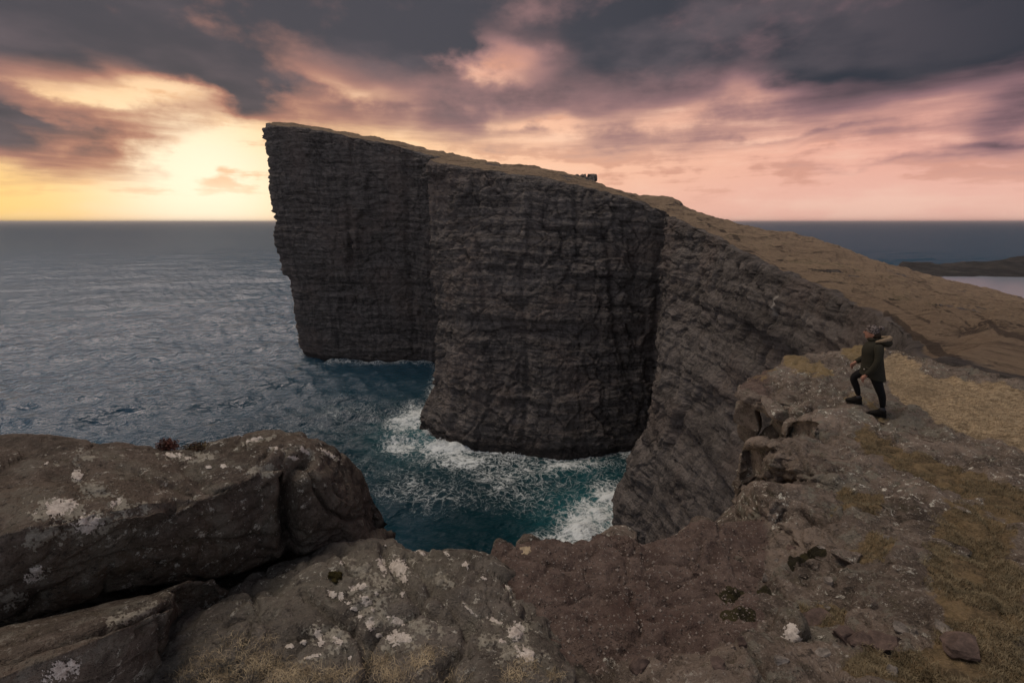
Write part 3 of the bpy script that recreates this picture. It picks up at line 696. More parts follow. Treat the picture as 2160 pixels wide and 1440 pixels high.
ROCK1 = shell('boulder', [((-420, 925, 2.75), (-420, 1180, 1.9), (-420, 1370, 1.95)), ((-150, 926, 2.85), (-150, 1160, 1.98), (-150, 1330, 2.03)), ((0, 930, 3.0), (0, 1130, 2.08), (0, 1292, 2.13)), ((200, 935, 3.15), (190, 1098, 2.3), (190, 1250, 2.38)), ((330, 949, 3.3), (320, 1072, 2.5), (320, 1226, 2.6)),
               ((400, 945, 3.42), (400, 1062, 2.66), (400, 1212, 2.76)), ((470, 926, 3.55), (470, 1040, 2.85), (470, 1200, 2.95)), ((560, 917, 3.7), (555, 1000, 3.15), (560, 1172, 3.2)), ((640, 923, 3.82), (630, 990, 3.35), (640, 1152, 3.36)), ((692, 944, 3.92), (680, 1005, 3.5), (690, 1146, 3.48)),
               ((738, 988, 4.0), (722, 1040, 3.62), (735, 1143, 3.58)), ((764, 1040, 4.05), (752, 1078, 3.76), (765, 1142, 3.7)), ((776, 1085, 4.1), (772, 1105, 3.88), (784, 1142, 3.82)), ((790, 1125, 4.15), (792, 1132, 4.0), (798, 1145, 3.95)), ((770, 1150, 4.4), (775, 1155, 4.3), (785, 1160, 4.2))],
              MAT_DARK, .65, .75, 3, [([(648, 972), (622, 990), (610, 1015), (605, 1080), (606, 1150)], 13, .20), ([(655, 980), (662, 1030), (690, 1075), (735, 1098), (768, 1088)], 4, .05), ([(360, 1052), (385, 1072), (440, 1072), (520, 1040), (570, 985), (640, 965)], 9, .05),
                                     ([(0, 1245), (200, 1195), (420, 1150), (640, 1120)], 5, .035), ([(520, 925), (560, 930)], 4, .02)])
ROCK2 = shell('rock_slab', [((-350, 1440, 1.65), (-350, 1560, 1.25), (-350, 1800, 1.3)), ((-150, 1380, 1.75), (-150, 1490, 1.36), (-150, 1660, 1.42)), ((0, 1330, 1.87), (0, 1430, 1.48), (0, 1600, 1.52)), ((150, 1294, 2.02), (150, 1372, 1.66), (150, 1530, 1.7)), ((280, 1262, 2.2), (270, 1322, 1.88), (275, 1470, 1.92)),
               ((362, 1241, 2.36), (345, 1292, 2.08), (350, 1420, 2.12)), ((384, 1244, 2.42), (364, 1290, 2.18), (362, 1400, 2.2)), ((380, 1262, 2.6), (372, 1300, 2.45), (368, 1380, 2.4))],
              MAT_DARK, .42, .5, 13, [([(0, 1398), (120, 1358), (250, 1320), (360, 1276)], 5, .05), ([(0, 1360), (150, 1318), (330, 1262)], 3, .02), ([(290, 1330), (340, 1300), (352, 1400)], 5, .03)])
ROCK3 = shell('lichen_rock', [((300, 1330, 2.45), (300, 1400, 2.15), (300, 1560, 1.9)), ((420, 1275, 2.75), (400, 1345, 2.3), (400, 1560, 1.72)), ((520, 1215, 3.05), (500, 1300, 2.45), (500, 1560, 1.66)), ((620, 1172, 3.32), (610, 1290, 2.42), (600, 1560, 1.6)), ((720, 1142, 3.5), (700, 1275, 2.45), (690, 1560, 1.56)), ((795, 1137, 3.52), (765, 1260, 2.5), (770, 1560, 1.54)),
               ((868, 1158, 3.4), (840, 1275, 2.42), (850, 1560, 1.52)), ((940, 1171, 3.3), (905, 1295, 2.32), (925, 1560, 1.5)), ((1012, 1187, 3.22), (965, 1320, 2.22), (985, 1560, 1.48)), ((1052, 1216, 3.02), (1020, 1345, 2.1), (1040, 1560, 1.46)), ((1088, 1252, 2.82), (1070, 1370, 2.0), (1095, 1560, 1.46)), ((1135, 1308, 2.52), (1120, 1410, 1.86), (1140, 1560, 1.46)),
               ((1180, 1368, 2.26), (1170, 1455, 1.74), (1180, 1570, 1.46)), ((1230, 1438, 2.02), (1225, 1500, 1.64), (1230, 1590, 1.44)), ((1300, 1540, 1.75), (1290, 1580, 1.55), (1290, 1640, 1.42))],
              MAT_GREY, .95, 1.0, 23, [([(640, 1250), (720, 1310), (760, 1345), (775, 1400)], 8, .05), ([(812, 1150), (845, 1215), (880, 1262), (930, 1290), (985, 1290), (1005, 1310)], 10, .07), ([(860, 1165), (900, 1215), (950, 1255), (985, 1282), (1010, 1300)], 6, .06),
                                      ([(690, 1222), (760, 1205), (800, 1212)], 4, .03), ([(895, 1287), (960, 1292)], 3, .03), ([(628, 1335), (645, 1330)], 6, .06), ([(726, 1325), (742, 1320)], 9, .07), ([(905, 1208), (912, 1216)], 6, .05), ([(1112, 1284), (1116, 1290)], 5, .04), ([(955, 1265), (962, 1272)], 4, .03),
                                      ([(985, 1300), (975, 1360), (930, 1400)], 9, .06), ([(520, 1240), (620, 1210), (720, 1160)], 6, .06), ([(430, 1290), (560, 1250), (680, 1180)], 4, .035), ([(1000, 1335), (1010, 1350)], 6, .03), ([(945, 1400), (950, 1430)], 10, .07)])

def build_floor():
    P = [[at(-500, 1240, 3.2), at(100, 1220, 3.3), at(420, 1190, 3.5), at(700, 1150, 3.75)], [at(-500, 1420, 2.0), at(100, 1330, 2.5), at(430, 1260, 2.95), at(700, 1200, 3.4)], [at(-500, 1800, 1.4), at(100, 1600, 1.8), at(430, 1420, 2.2), at(700, 1330, 2.6)]]
    C = np.array(P); C = np.concatenate([C[:1] + np.array([0, .5, -2.0]), C], 0)
    C[1:, :, 2] -= .12
    G, ru, cu = upsample(C, 6, 4, 40); N = grid_normals(G); N *= np.sign(N[-2, 5, 2])
    G = G + N * near_noise(G, .8, .6, 33)[..., None]
    o = link('gully_floor', fast_mesh('gully_floor', G, grid_faces(*G.shape[:2])), MAT_DARK); o['kind'] = 'structure'; return o
FLOOR = build_floor()
# ------------------------------------------------------------------ rock ledges, boulders and stones on the near slope
tag(ROCK1, 'large rounded dark brown boulder with a vertical cleft, filling the lower left', 'boulder')
tag(ROCK2, 'dark slab of layered rock under the big rounded boulder', 'rock slab')
tag(ROCK3, 'low grey rock hump spotted with white lichen, between boulder and reddish dirt', 'rock')
def ledge(name, label, cols, seed, amp=.7, th=.7, cuts=(), mat=None):
    cols = [((a[0], a[1], a[2] + .13), (b_[0], b_[1], b_[2] + .10), (c_[0], c_[1] + 4, c_[2] - .06)) for a, b_, c_ in cols]
    o = shell(name, cols, mat or MAT_GREYB, amp, 1.0, seed, cuts, 3.0, th); tag(o, label, 'rock ledge'); return o
MAT_GREYB = near_mat('crusted_slope_rock', (0.084, 0.068, 0.0587), (0.283, 0.232, 0.2), (0.173, 0.136, 0.115), .9, 1.0)
ledge('rock_ledge', 'rounded rock nose jutting left, second step below the person', [((1640, 955, -2.95), (1632, 975, -2.98), (1636, 995, -3.1)), ((1632, 948, -2.84), (1624, 974, -2.9), (1632, 1002, -3.06)), ((1660, 936, -2.76), (1664, 970, -2.82), (1670, 1014, -3.03)), ((1722, 946, -2.76), (1726, 984, -2.82), (1732, 1032, -3.0)), ((1800, 972, -2.72), (1800, 1008, -2.78), (1804, 1046, -2.92)),
      ((1880, 1006, -2.68), (1878, 1040, -2.74), (1882, 1072, -2.84)), ((1965, 1046, -2.66), (1960, 1080, -2.72), (1962, 1108, -2.78)), ((2060, 1092, -2.68), (2050, 1120, -2.72), (2050, 1145, -2.76))], 101)
ledge('rock_ledge', 'broad pitted ledge directly above the dirt hollow, lowest of the rock steps', [((1630, 1095, -2.95), (1624, 1110, -2.98), (1626, 1150, -3.1)), ((1632, 1052, -2.80), (1620, 1092, -2.86), (1622, 1156, -3.05)), ((1652, 1034, -2.74), (1652, 1074, -2.80), (1662, 1160, -2.98)), ((1704, 1042, -2.72), (1710, 1086, -2.78), (1722, 1152, -2.92)), ((1765, 1058, -2.68), (1772, 1102, -2.74), (1782, 1146, -2.84)),
      ((1845, 1082, -2.64), (1850, 1120, -2.70), (1856, 1158, -2.77)), ((1940, 1116, -2.60), (1942, 1152, -2.65), (1946, 1182, -2.70)), ((2050, 1160, -2.60), (2046, 1190, -2.63), (2046, 1210, -2.66))], 113, .8, .7, [([(1690, 1085), (1722, 1104), (1762, 1112), (1788, 1090)], 5, .05), ([(1660, 1080), (1668, 1095)], 5, .05), ([(1745, 1075), (1760, 1085)], 6, .05)])
ledge('rock_ledge', 'lichen speckled block under the feet, first step below the person', [((1730, 900, -3.2), (1722, 915, -3.22), (1724, 940, -3.35)), ((1726, 892, -3.1), (1717, 915, -3.16), (1721, 948, -3.33)), ((1752, 872, -3.06), (1752, 908, -3.1), (1758, 962, -3.3)), ((1805, 866, -3.06), (1806, 908, -3.08), (1812, 976, -3.24)), ((1865, 886, -3.06), (1864, 926, -3.06), (1868, 992, -3.16)),
      ((1940, 918, -3.02), (1936, 958, -3.0), (1938, 1008, -3.04)), ((2030, 962, -2.98), (2024, 995, -2.95), (2024, 1030, -2.95)), ((2120, 1008, -2.96), (2110, 1030, -2.92), (2110, 1050, -2.9))], 127, .6)

def stone_mesh(size, seed, sub=3, cuts=9, rough=.10, flat=1.):
    rng = np.random.default_rng(seed); bm = bmesh.new(); bmesh.ops.create_icosphere(bm, subdivisions=sub, radius=1)
    V = np.array([v.co for v in bm.verts])
    for _ in range(cuts):
        n = rng.normal(size=3); n /= np.linalg.norm(n); h = rng.uniform(.35, .8)
        V -= n * np.maximum(0, V @ n - h)[:, None]
    V += V * (fbm(V * 1.6, 3, seed) * rough * 2 + fbm(V * 5, 3, seed + 1) * rough)[:, None]
    V = V / np.abs(V).max(0) * np.array(size) * .5; V[:, 2] *= flat
    for v, c in zip(bm.verts, V): v.co = c
    me = bpy.data.meshes.new('stone'); bm.to_mesh(me); bm.free()
    me.polygons.foreach_set('use_smooth', np.full(len(me.polygons), sub > 3)); return me
def stone(name, label, pos, size, seed, mat, rot=None, cat='stone', group=None, sub=3, cuts=9, rough=.1):
    o = link(name, stone_mesh(size, seed, sub, cuts, rough), mat); o.location = pos
    r = np.random.default_rng(seed + 5); o.rotation_euler = rot if rot is not None else (r.uniform(-.3, .3), r.uniform(-.3, .3), r.uniform(0, 6.28))
    tag(o, label, cat, group); return o
def hit(px, py, bv=None):
    r = Vector(ray(px, py)).normalized(); best = None
    for b in (bv or [GB]):
        q = b.ray_cast(Vector((0, 0, CAMZ)), r)
        if q[0] is not None and (best is None or q[3] < best[3]): best = q
    return best
for px, py, Y, sx, sy, sz, sd_, lab, rt in [(1676, 905, 7.35, .62, .5, .42, 41, 'angular block fallen into the hollow under the lip', (.3, .2, .5)), (1640, 1020, 5.7, .4, .4, .3, 42, 'angular block wedged between the two lower ledges', (.2, .3, .2)), (1600, 1128, 4.75, .34, .28, .2, 43, 'angular rubble block at the left foot of the lowest ledge', (.2, .1, .9)), (1700, 930, 6.6, .3, .3, .26, 44, 'small dark block at the mouth of the hollow', (.3, .1, .1)), (1768, 800, 9.4, .9, .6, .3, 45, 'low crusted hump on the ledge top in front of the boots', (.1, .05, .3)), (1660, 800, 9.4, .8, .6, .26, 46, 'flat crusted hump near the tip of the upper ledge', (.05, .1, .7)),
    (1592, 846, 8.55, .7, .8, .42, 31, 'pale crusted boulder at the tip of the upper ledge', (.1, .2, .4)), (1646, 862, 8.05, .8, .7, .42, 32, 'crusted boulder on the lip, second from the tip', (.15, .1, -.3)), (1700, 872, 7.7, .6, .6, .36, 33, 'rounded block on the lip above the hollow', (.1, -.1, .2)),
    (1572, 880, 8.9, .5, .6, .8, 34, 'dark knob under the tip of the upper ledge', (0, .1, .3)),
    (1580, 905, 9.0, .42, .5, .95, 1, 'upright dark rock pillar under the overhanging lip', (.1, .05, .3)), (1618, 960, 8.7, .5, .6, 1.7, 2, 'tall grey rock column in the wall below the lip', (.05, .1, .8)),
    (1590, 1012, 8.8, .8, .7, .7, 3, 'smooth rounded bulge low on the sea wall', (0, .2, .5)), (1656, 900, 8.4, .7, .8, .55, 4, 'round rock knob hanging under the lip', (.2, .1, .2)), (1714, 886, 7.7, .62, .4, .34, 5, 'pale grey flat faced block wedged in the hollow', (.1, .1, -.5)),
    (1606, 1068, 5.6, .34, .4, .34, 7, 'rounded greenish grey boulder beside the lowest ledge', (.2, .2, .4)), (1555, 1108, 4.75, .75, .5, .24, 8, 'pale sloping slab on the rim of the dirt hollow', (.15, -.25, .4)),
    (1484, 1108, 4.68, .34, .3, .20, 9, 'knobbly brown rim stone left of the pale slab', (0, 0, .3)), (1300, 1130, 4.3, .5, .34, .2, 10, 'long rounded rim stone above the white surf', (0, .1, .2)), (1108, 1146, 3.85, .30, .26, .16, 11, 'brown rim stone at the left part of the dirt rim', (0, 0, .5)), (1055, 1152, 3.72, .15, .16, .13, 12, 'small knob at the left end of the dirt rim', (0, 0, 0))]:
    stone('boulder', lab, at(px, py, Y), (sx, sy, sz), 200 + sd_, MAT_GREYB if sd_ > 4 and sd_ != 6 else MAT_DARK, rt, 'boulder', None, 4, 7, .07)

m, nt, b = new_mat('pale_stone'); P = obj_pos(nt); a1 = noise(nt, P, 14, 6, .7)
c = mixc(nt, a1.ramp(.35, .65), (.085, .075, .068), (.27, .24, .22)); nt.links.new(c.s, b.inputs['Base Color']); b.inputs['Roughness'].default_value = .9; bump(nt, b, a1, .8, .02); MAT_PALE = m
m, nt, b = new_mat('reddish_stone'); P = obj_pos(nt); a1 = noise(nt, P, 10, 6, .7)
c = mixc(nt, a1.ramp(.35, .65), (.058, .040, .035), (.135, .094, .082)); nt.links.new(c.s, b.inputs['Base Color']); b.inputs['Roughness'].default_value = .9; bump(nt, b, a1, .8, .02); MAT_RED = m
STONES = [(1471, 1215, 20, 14, 'r', 'small brown stone alone on the dirt'), (1614, 1220, 17, 19, 'p', 'pale upright pebble at the edge of the dark moss'), (1744, 1226, 22, 19, 'p', 'pale squarish stone right of the moss patches'), (1867, 1135, 18, 13, 'p', 'grey round stone resting on the slope near brown grass'),
          (1670, 1155, 20, 11, 'r', 'pinkish chip at the foot of the lowest ledge'), (1733, 1153, 20, 5, 'p', 'white sliver of stone at the foot of the ledge'), (1840, 1278, 30, 30, 'g', 'round grey cobble half sunk beside dark soil'), (1668, 1299, 28, 14, 'r', 'reddish flake below the moss patches'), (1700, 1303, 26, 14, 'r', 'reddish flake touching its twin below the moss'),
          (1644, 1391, 32, 18, 'p', 'white topped stone near the bottom edge'), (1764, 1363, 20, 9, 'p', 'thin white sliver beside the cracked red slabs'), (1738, 1377, 28, 10, 'p', 'thin grey sliver below the cracked red slabs'), (1902, 1328, 30, 17, 'p', 'pinkish wedge stone in front of the grass'), (1930, 1337, 14, 20, 'p', 'narrow pale splinter beside the pinkish wedge'),
          (1991, 1325, 40, 16, 'p', 'long grey shard lying in the grass'), (2031, 1370, 66, 34, 'r', 'red brown slab at the lower right in the grass'), (1520, 1402, 36, 22, 'r', 'reddish stone at the bottom, left of the white block'), (1350, 1400, 46, 26, 'r', 'reddish stone low in the dirt hollow'), (1564, 1357, 22, 28, 'r', 'standing reddish chip beside the dark hollow'),
          (1778, 1340, 56, 26, 'r', 'cracked rust red slab, left piece'), (1822, 1352, 50, 30, 'r', 'cracked rust red slab, middle piece'), (1868, 1352, 60, 26, 'r', 'cracked rust red slab, right piece'), (1744, 1280, 13, 14, 'p', 'tiny pale triangular stone above the red flakes'), (1886, 1420, 22, 22, 'p', 'white fragment at the lower right bottom edge'), (1640, 1182, 14, 9, 'p', 'pale chip in the dirt under the ledge'),
          (1716, 1316, 110, 42, 'r', 'low reddish rock plate between moss and grass'), (1695, 1215, 24, 16, 'g', 'grey flat stone above the pale squarish one'), (1560, 1180, 26, 16, 'g', 'grey stone below the pale rim slab'), (1790, 1180, 60, 30, 'g', 'rounded grey hump right of the ledge foot'), (1715, 1195, 50, 30, 'g', 'low grey hump below the lowest ledge')]
for i, (px, py, w, h, k, lab) in enumerate(STONES):
    q = hit(px, py)
    if q is None: continue
    s = q[3] / FPX * (.85 if k != 'p' else .8)
    stone('stone', lab, q[0] + Vector((0, 0, h * s * .04)), (w * s, w * s * .8, h * s * 1.15), 300 + i, {'p': MAT_PALE, 'r': MAT_RED, 'g': MAT_GREYB}[k], (.1 * math.sin(i), .15 * math.cos(i * 2), .6 * math.sin(i * 3) - .5), 'stone', 'loose stones on the near slope', 3, 13, .12)
q = hit(1660, 1345); WB = stone('rock_block', 'dark block with a white lichen face, standing in the slope near the bottom', q[0] + Vector((0, .02, .03)), (.30, .25, .30), 371, MAT_DARK, (.2, -.3, .3), 'rock', None, 4, 7, .06)

# ------------------------------------------------------------------ lichen crusts and moss cushions grown on the rocks
def crust_mat(name, c1, c2, bs=.006):
    m, nt, b = new_mat(name); P = geo_pos(nt); a = noise(nt, P, 26, 7, .75); a2 = noise(nt, P, 130, 3, .7)
    c = mixc(nt, (a * .7 + a2 * .3).ramp(.36, .62), c1, c2); nt.links.new(c.s, b.inputs['Base Color']); b.inputs['Roughness'].default_value = .95
    b.inputs['Specular IOR Level'].default_value = .1; bump(nt, b, a + a2 * .6, .8, bs); return m
MAT_WHITE = crust_mat('white_lichen', (.30, .27, .25), (.60, .56, .53)); MAT_DULL = crust_mat('dull_grey_lichen', (.13, .122, .105), (.30, .285, .25)); MAT_MOSS = crust_mat('olive_moss', (.016, .014, .006), (.05, .042, .016), .02)
def growth(name, target, bv, px, py, rx, ry, rot, seed, mat, h=.004, cell=1.7, frag=1.0, others=()):
    nx, ny = int(2.6 * rx / cell) + 2, int(2.6 * ry / cell) + 2
    u = (np.arange(nx + 1) / nx - .5) * 2.6 * rx; v = (np.arange(ny + 1) / ny - .5) * 2.6 * ry
    U, Vv = np.meshgrid(u, v); cr, sn = math.cos(rot), math.sin(rot)
    X_, Y_ = px + U * cr - Vv * sn, py + U * sn + Vv * cr
    sz = min(rx, ry)
    q = np.stack([X_ / (sz * .9 + 4), Y_ / (sz * .9 + 4), X_ * 0 + seed], -1); q2 = np.stack([X_ / 7, Y_ / 5, X_ * 0 + seed], -1)
    q3 = np.stack([X_ / 3.2, Y_ / 2.6, X_ * 0 + seed], -1)
    mask = .72 - ((U / rx) ** 2 + (Vv / ry) ** 2) ** .8 + frag * (1.3 * fbm(q, 3, seed) + 1.3 * fbm(q2, 3, seed + 1) + .9 * fbm(q3, 2, seed + 2))
    idx = -np.ones(U.shape, int); pts = []; dep = np.zeros(U.shape)
    o3 = Vector((0, 0, CAMZ))
    for j, i in zip(*np.nonzero(mask > -.25)):
        r = Vector(ray(X_[j, i], Y_[j, i])).normalized(); k = bv.ray_cast(o3, r)
        if k[0] is None: continue
        n = k[1] if k[1].dot(r) < 0 else -k[1]
        idx[j, i] = len(pts); dep[j, i] = k[3]; pts.append(k[0] + n * (h * min(1.0, max(.15, mask[j, i] * 2.5 + .35))))
    F = []
    for j in range(ny):
        for i in range(nx):
            a, b_, c_, d_ = idx[j, i], idx[j, i + 1], idx[j + 1, i + 1], idx[j + 1, i]
            if min(a, b_, c_, d_) < 0 or mask[j:j + 2, i:i + 2].mean() < 0: continue
            if np.ptp(dep[j:j + 2, i:i + 2]) > .12: continue
            F.append((a, d_, c_, b_))
    if not F: return None
    par = {}
    def find(i):
        while par.setdefault(i, i) != i: par[i] = par[par[i]]; i = par[i]
        return i
    for f_ in F:
        r0 = find(f_[0])
        for i in f_[1:]: par[find(i)] = r0
    comp = {}
    for f_ in F: comp.setdefault(find(f_[0]), []).append(f_)
    big = max(comp.values(), key=len); first = None
    def make(nm, FF):
        used = sorted({i for f_ in FF for i in f_}); mp = {k: n for n, k in enumerate(used)}
        return link(nm, fast_mesh(nm, [pts[k] for k in used], [[mp[k] for k in f_] for f_ in FF]), mat, target)
    for FF in sorted(comp.values(), key=len, reverse=True):
        if FF is big or (len(FF) > 40 and target is not None): o = make(name, FF); first = first or o
        elif target is not None: SPECKS.setdefault((target.name, mat.name), []).append(([pts[i] for f_ in FF for i in f_], mat, target))
    return first
SPECKS = {}
B1, B2_, B3 = bvh_of(ROCK1), bvh_of(ROCK2), bvh_of(ROCK3)
R1L = [(122, 1072, 42, 24, -.1), (182, 1106, 36, 20, -.2), (162, 1000, 14, 13, -.6), (196, 1030, 26, 12, .1), (246, 1060, 16, 10, -.3), (72, 1212, 22, 15, -.6), (366, 960, 24, 6, .1), (440, 986, 9, 4, 0), (472, 984, 7, 5, .4), (540, 926, 24, 5, -.25), (620, 966, 12, 5, .2), (640, 950, 16, 8, .5), (694, 958, 22, 5, .5), (580, 946, 16, 4, .1), (395, 966, 8, 4, 0), (100, 978, 9, 5, -.3)]
for i, (x, y, a, b_, r) in enumerate(R1L):
    if a > 15: growth('lichen_patch', ROCK1, B1, x + 4, y + 3, a * 1.5, b_ * 1.5, r, 640 + i, MAT_DULL, .0025, 2.2, 1.6)
    growth('lichen_patch', ROCK1, B1, x, y, a, b_, r, 400 + i, MAT_WHITE if i not in (3,) else MAT_DULL, .006, 1.6)
for i, (x, y, a, b_) in enumerate([(90, 1130, 60, 25), (250, 1080, 40, 20), (30, 1260, 40, 22), (300, 1070, 26, 16), (180, 960, 40, 14), (420, 965, 40, 12), (560, 990, 40, 18)]): growth('lichen_patch', ROCK1, B1, x, y, a, b_, -.2, 430 + i, MAT_DULL, .002, 2.2, 1.5)
growth('lichen_patch', ROCK2, B2_, 132, 1412, 42, 24, -.4, 450, MAT_WHITE, .006, 1.6)
growth('lichen_patch', ROCK2, B2_, 270, 1300, 60, 14, -.35, 451, MAT_DULL, .002, 2.2, 1.5)
R3L = [(842, 1196, 25, 22, .4), (806, 1192, 9, 22, -.4), (854, 1222, 12, 10, 0), (699, 1252, 13, 9, .3), (720, 1258, 7, 13, -.4), (755, 1238, 20, 8, -.3), (771, 1265, 15, 13, .2), (795, 1251, 5, 5, 0), (746, 1283, 9, 6, .3), (788, 1286, 7, 5, 0), (783, 1316, 12, 14, .3), (836, 1308, 22, 9, .4), (800, 1340, 10, 5, .3), (841, 1347, 26, 17, 0), (674, 1336, 11, 12, .2), (679, 1354, 9, 11, 0), (640, 1354, 8, 7, 0), (712, 1354, 11, 11, 0), (661, 1383, 20, 5, -.3), (738, 1386, 5, 7, .4),
       (612, 1362, 10, 6, 0), (1090, 1334, 17, 22, .2), (1108, 1380, 24, 17, .5), (1044, 1310, 22, 5, .4), (995, 1290, 26, 3.5, .8), (888, 1166, 15, 5, .3), (943, 1167, 8, 5, .5), (980, 1190, 12, 7, .6), (1020, 1219, 9, 4, .5), (1072, 1240, 15, 4, .75), (848, 1252, 6, 8, 0), (816, 1150, 7, 3, 0), (723, 1187, 8, 5, 0), (760, 1300, 6, 5, 0), (735, 1272, 6, 4, 0), (1060, 1352, 8, 6, 0)]
for i, (x, y, a, b_, r) in enumerate(R3L):
    if a > 14: growth('lichen_patch', ROCK3, B3, x + 4, y + 3, a * 1.6, b_ * 1.6, r, 680 + i, MAT_DULL, .002, 2.2, 1.6)
    growth('lichen_patch', ROCK3, B3, x, y, a, b_, r, 500 + i, MAT_WHITE, .005, 1.5)
for i, (x, y, a, b_) in enumerate([(790, 1270, 60, 50), (700, 1345, 60, 30), (1060, 1370, 50, 30), (760, 1200, 40, 25), (890, 1320, 40, 20), (930, 1220, 40, 16)]): growth('lichen_patch', ROCK3, B3, x, y, a, b_, .4, 550 + i, MAT_DULL, .002, 2.4, 1.4)
for x, y, a, b_, lab in [(708, 1216, 18, 16, 'olive moss cushion in a dimple of the grey lichen rock')]:
    o = growth('moss_cushion', None, B3, x, y, a, b_, .3, 570, MAT_MOSS, .022, 1.6, .7)
    if o: tag(o, lab, 'moss')
growth('lichen_patch', GROUND, GB, 1108, 1160, 12, 9, .2, 580, crust_mat('cream_lichen', (.26, .21, .15), (.44, .36, .26)), .004, 1.6)
def bvh_world(o):
    me = o.data; mw = o.matrix_basis
    return BVHTree.FromPolygons([tuple(mw @ v.co) for v in me.vertices], [tuple(p.vertices) for p in me.polygons])
mw = Matrix.LocRotScale(WB.location, WB.rotation_euler, None)
wb = BVHTree.FromPolygons([tuple(mw @ v.co) for v in WB.data.vertices], [tuple(p.vertices) for p in WB.data.polygons])
o = growth('lichen_patch', None, wb, 1666, 1338, 30, 26, .5, 590, MAT_WHITE, .004, 1.6, .8)
if o:
    o.parent = WB; o.matrix_parent_inverse = mw.inverted()

for lst in SPECKS.values():                              # crumbs of crust too small to pick apart
    V = [p for q in lst for p in q[0]]
    o = link('lichen_specks', fast_mesh('lichen_specks', V, np.arange(len(V)).reshape(-1, 4)), lst[0][1], lst[0][2]); o['kind'] = 'stuff'

# ------------------------------------------------------------------ stone ruin on the crest
def build_ruin():
    root = bpy.data.objects.new('stone_ruin', None); COL.objects.link(root)
    base = at(1230, 384, 231); root.location = base
    tag(root, 'small broken stone ruin standing on the skyline of the cliff', 'ruin')
    m, nt, b = new_mat('ruin_stone'); P = obj_pos(nt); a1 = noise(nt, P, 1.2, 6, .7)
    c = mixc(nt, a1.ramp(.35, .65), (.075, .065, .058), (.17, .15, .135)); nt.links.new(c.s, b.inputs['Base Color']); b.inputs['Roughness'].default_value = .9; bump(nt, b, a1, 1., .2)
    mes = [stone_mesh((1, 1, 1), 600 + k, 2, 10, .06) for k in range(5)]; i = 0
    for px, py, w, h in [(1201, 379, 10, 8), (1208, 372, 9, 7), (1210, 380, 9, 8), (1217, 371, 9, 6), (1219, 378, 9, 8), (1227, 371, 8, 7), (1228, 379, 9, 9), (1234, 370, 7, 6), (1236, 378, 9, 9), (1242, 369, 8, 7), (1243, 378, 8, 10), (1250, 370, 13, 10), (1250, 380, 13, 12), (1256, 376, 6, 14), (1194, 377, 8, 5), (1188, 375, 8, 4)]:
        p = at(px, py + 1, 231 + .8 * math.sin(i * 3)); s = 231 * 1.09 / FPX
        o = link('stone', mes[i % 5], m, root); o.location = Vector(p) - root.location
        o.scale = (w * s * 1.1, 2.2, h * s * 1.15); o.rotation_euler = (0, .08 * math.sin(i * 7), .3 * math.sin(i * 5)); i += 1
build_ruin()

# ------------------------------------------------------------------ grass, gravel and heather
def blades(name, roots, length, width, mat, lean=.6, seed=0, segs=2, droop=.5):
    rng = np.random.default_rng(seed); n = len(roots); roots = np.asarray(roots); length = np.broadcast_to(length, n)
    th = rng.uniform(0, 2 * np.pi, n); dirv = np.stack([np.cos(th), np.sin(th), np.zeros(n)], -1); side = np.stack([-np.sin(th), np.cos(th), np.zeros(n)], -1)
    k = rng.uniform(.1, 1, n)[:, None] * lean; L_ = (length * rng.uniform(.5, 1.15, n))[:, None]
    p1 = roots + (np.array([0, 0, 1.]) * .6 + dirv * k * .4) * L_ * .6; p2 = p1 + (np.array([0, 0, 1.]) * (.42 - droop * k) + dirv * k * .9) * L_ * .6
    w = (width * rng.uniform(.6, 1.3, n))[:, None]
    V = np.stack([roots - side * w, roots + side * w, p1 + side * w * .7, p1 - side * w * .7, p2], 1).reshape(-1, 3)
    i = np.arange(n)[:, None] * 5
    F = np.concatenate([i + [0, 1, 2], i + [0, 2, 3], i + [3, 2, 4]], 0)
    o = link(name, fast_mesh(name, V, F), mat); o['kind'] = 'stuff'; return o
def blade_mat(name, c1, c2):
    m, nt, b = new_mat(name); P = geo_pos(nt); c = mixc(nt, noise(nt, P, 9, 4, .7).ramp(.35, .65), c1, c2)
    nt.links.new(c.s, b.inputs['Base Color']); b.inputs['Roughness'].default_value = .8; return m
MAT_STRAW = blade_mat('dry_straw', (.20, .155, .095), (.52, .43, .29)); MAT_SHORT = blade_mat('short_turf', (.085, .070, .040), (.24, .195, .12)); MAT_MOUND = blade_mat('straw_turf', (.22, .17, .11), (.48, .39, .27))
rng = np.random.default_rng(77); rts = []; lens = []
for px, py, spread, n, L_ in [(440, 1395, 40, 240, .07), (500, 1355, 30, 150, .07), (545, 1395, 45, 420, .09), (585, 1425, 45, 420, .10), (640, 1425, 36, 300, .10), (700, 1430, 30, 180, .09), (800, 1395, 26, 220, .08), (828, 1425, 34, 320, .09), (900, 1380, 26, 240, .07), (880, 1400, 22, 160, .07), (1085, 1425, 30, 220, .07), (1112, 1400, 22, 160, .06), (1170, 1425, 22, 120, .06), (560, 1350, 20, 80, .06), (400, 1425, 40, 240, .08), (470, 1430, 40, 320, .09), (950, 1432, 30, 120, .06), (740, 1425, 30, 150, .08)]:
    for _ in range(n):
        q = hit(px + rng.normal() * spread * .6, py + rng.normal() * spread * .35, [B3, GB, B2_])
        if q: rts.append(q[0] - Vector((0, 0, .01))); lens.append(L_)
blades('dry_grass', np.array(rts), np.array(lens), .0012, MAT_STRAW, 1.2, 5)
me = GROUND.data; N_ = len(me.vertices); co = np.empty(N_ * 3, np.float32); me.vertices.foreach_get('co', co); co = co.reshape(-1, 3)
def get(a):
    v = np.empty(N_, np.float32); me.attributes[a].data.foreach_get('value', v); return v
fidx = np.empty(len(me.loops), np.int32); me.loops.foreach_get('vertex_index', fidx); fidx = fidx.reshape(-1, 4)
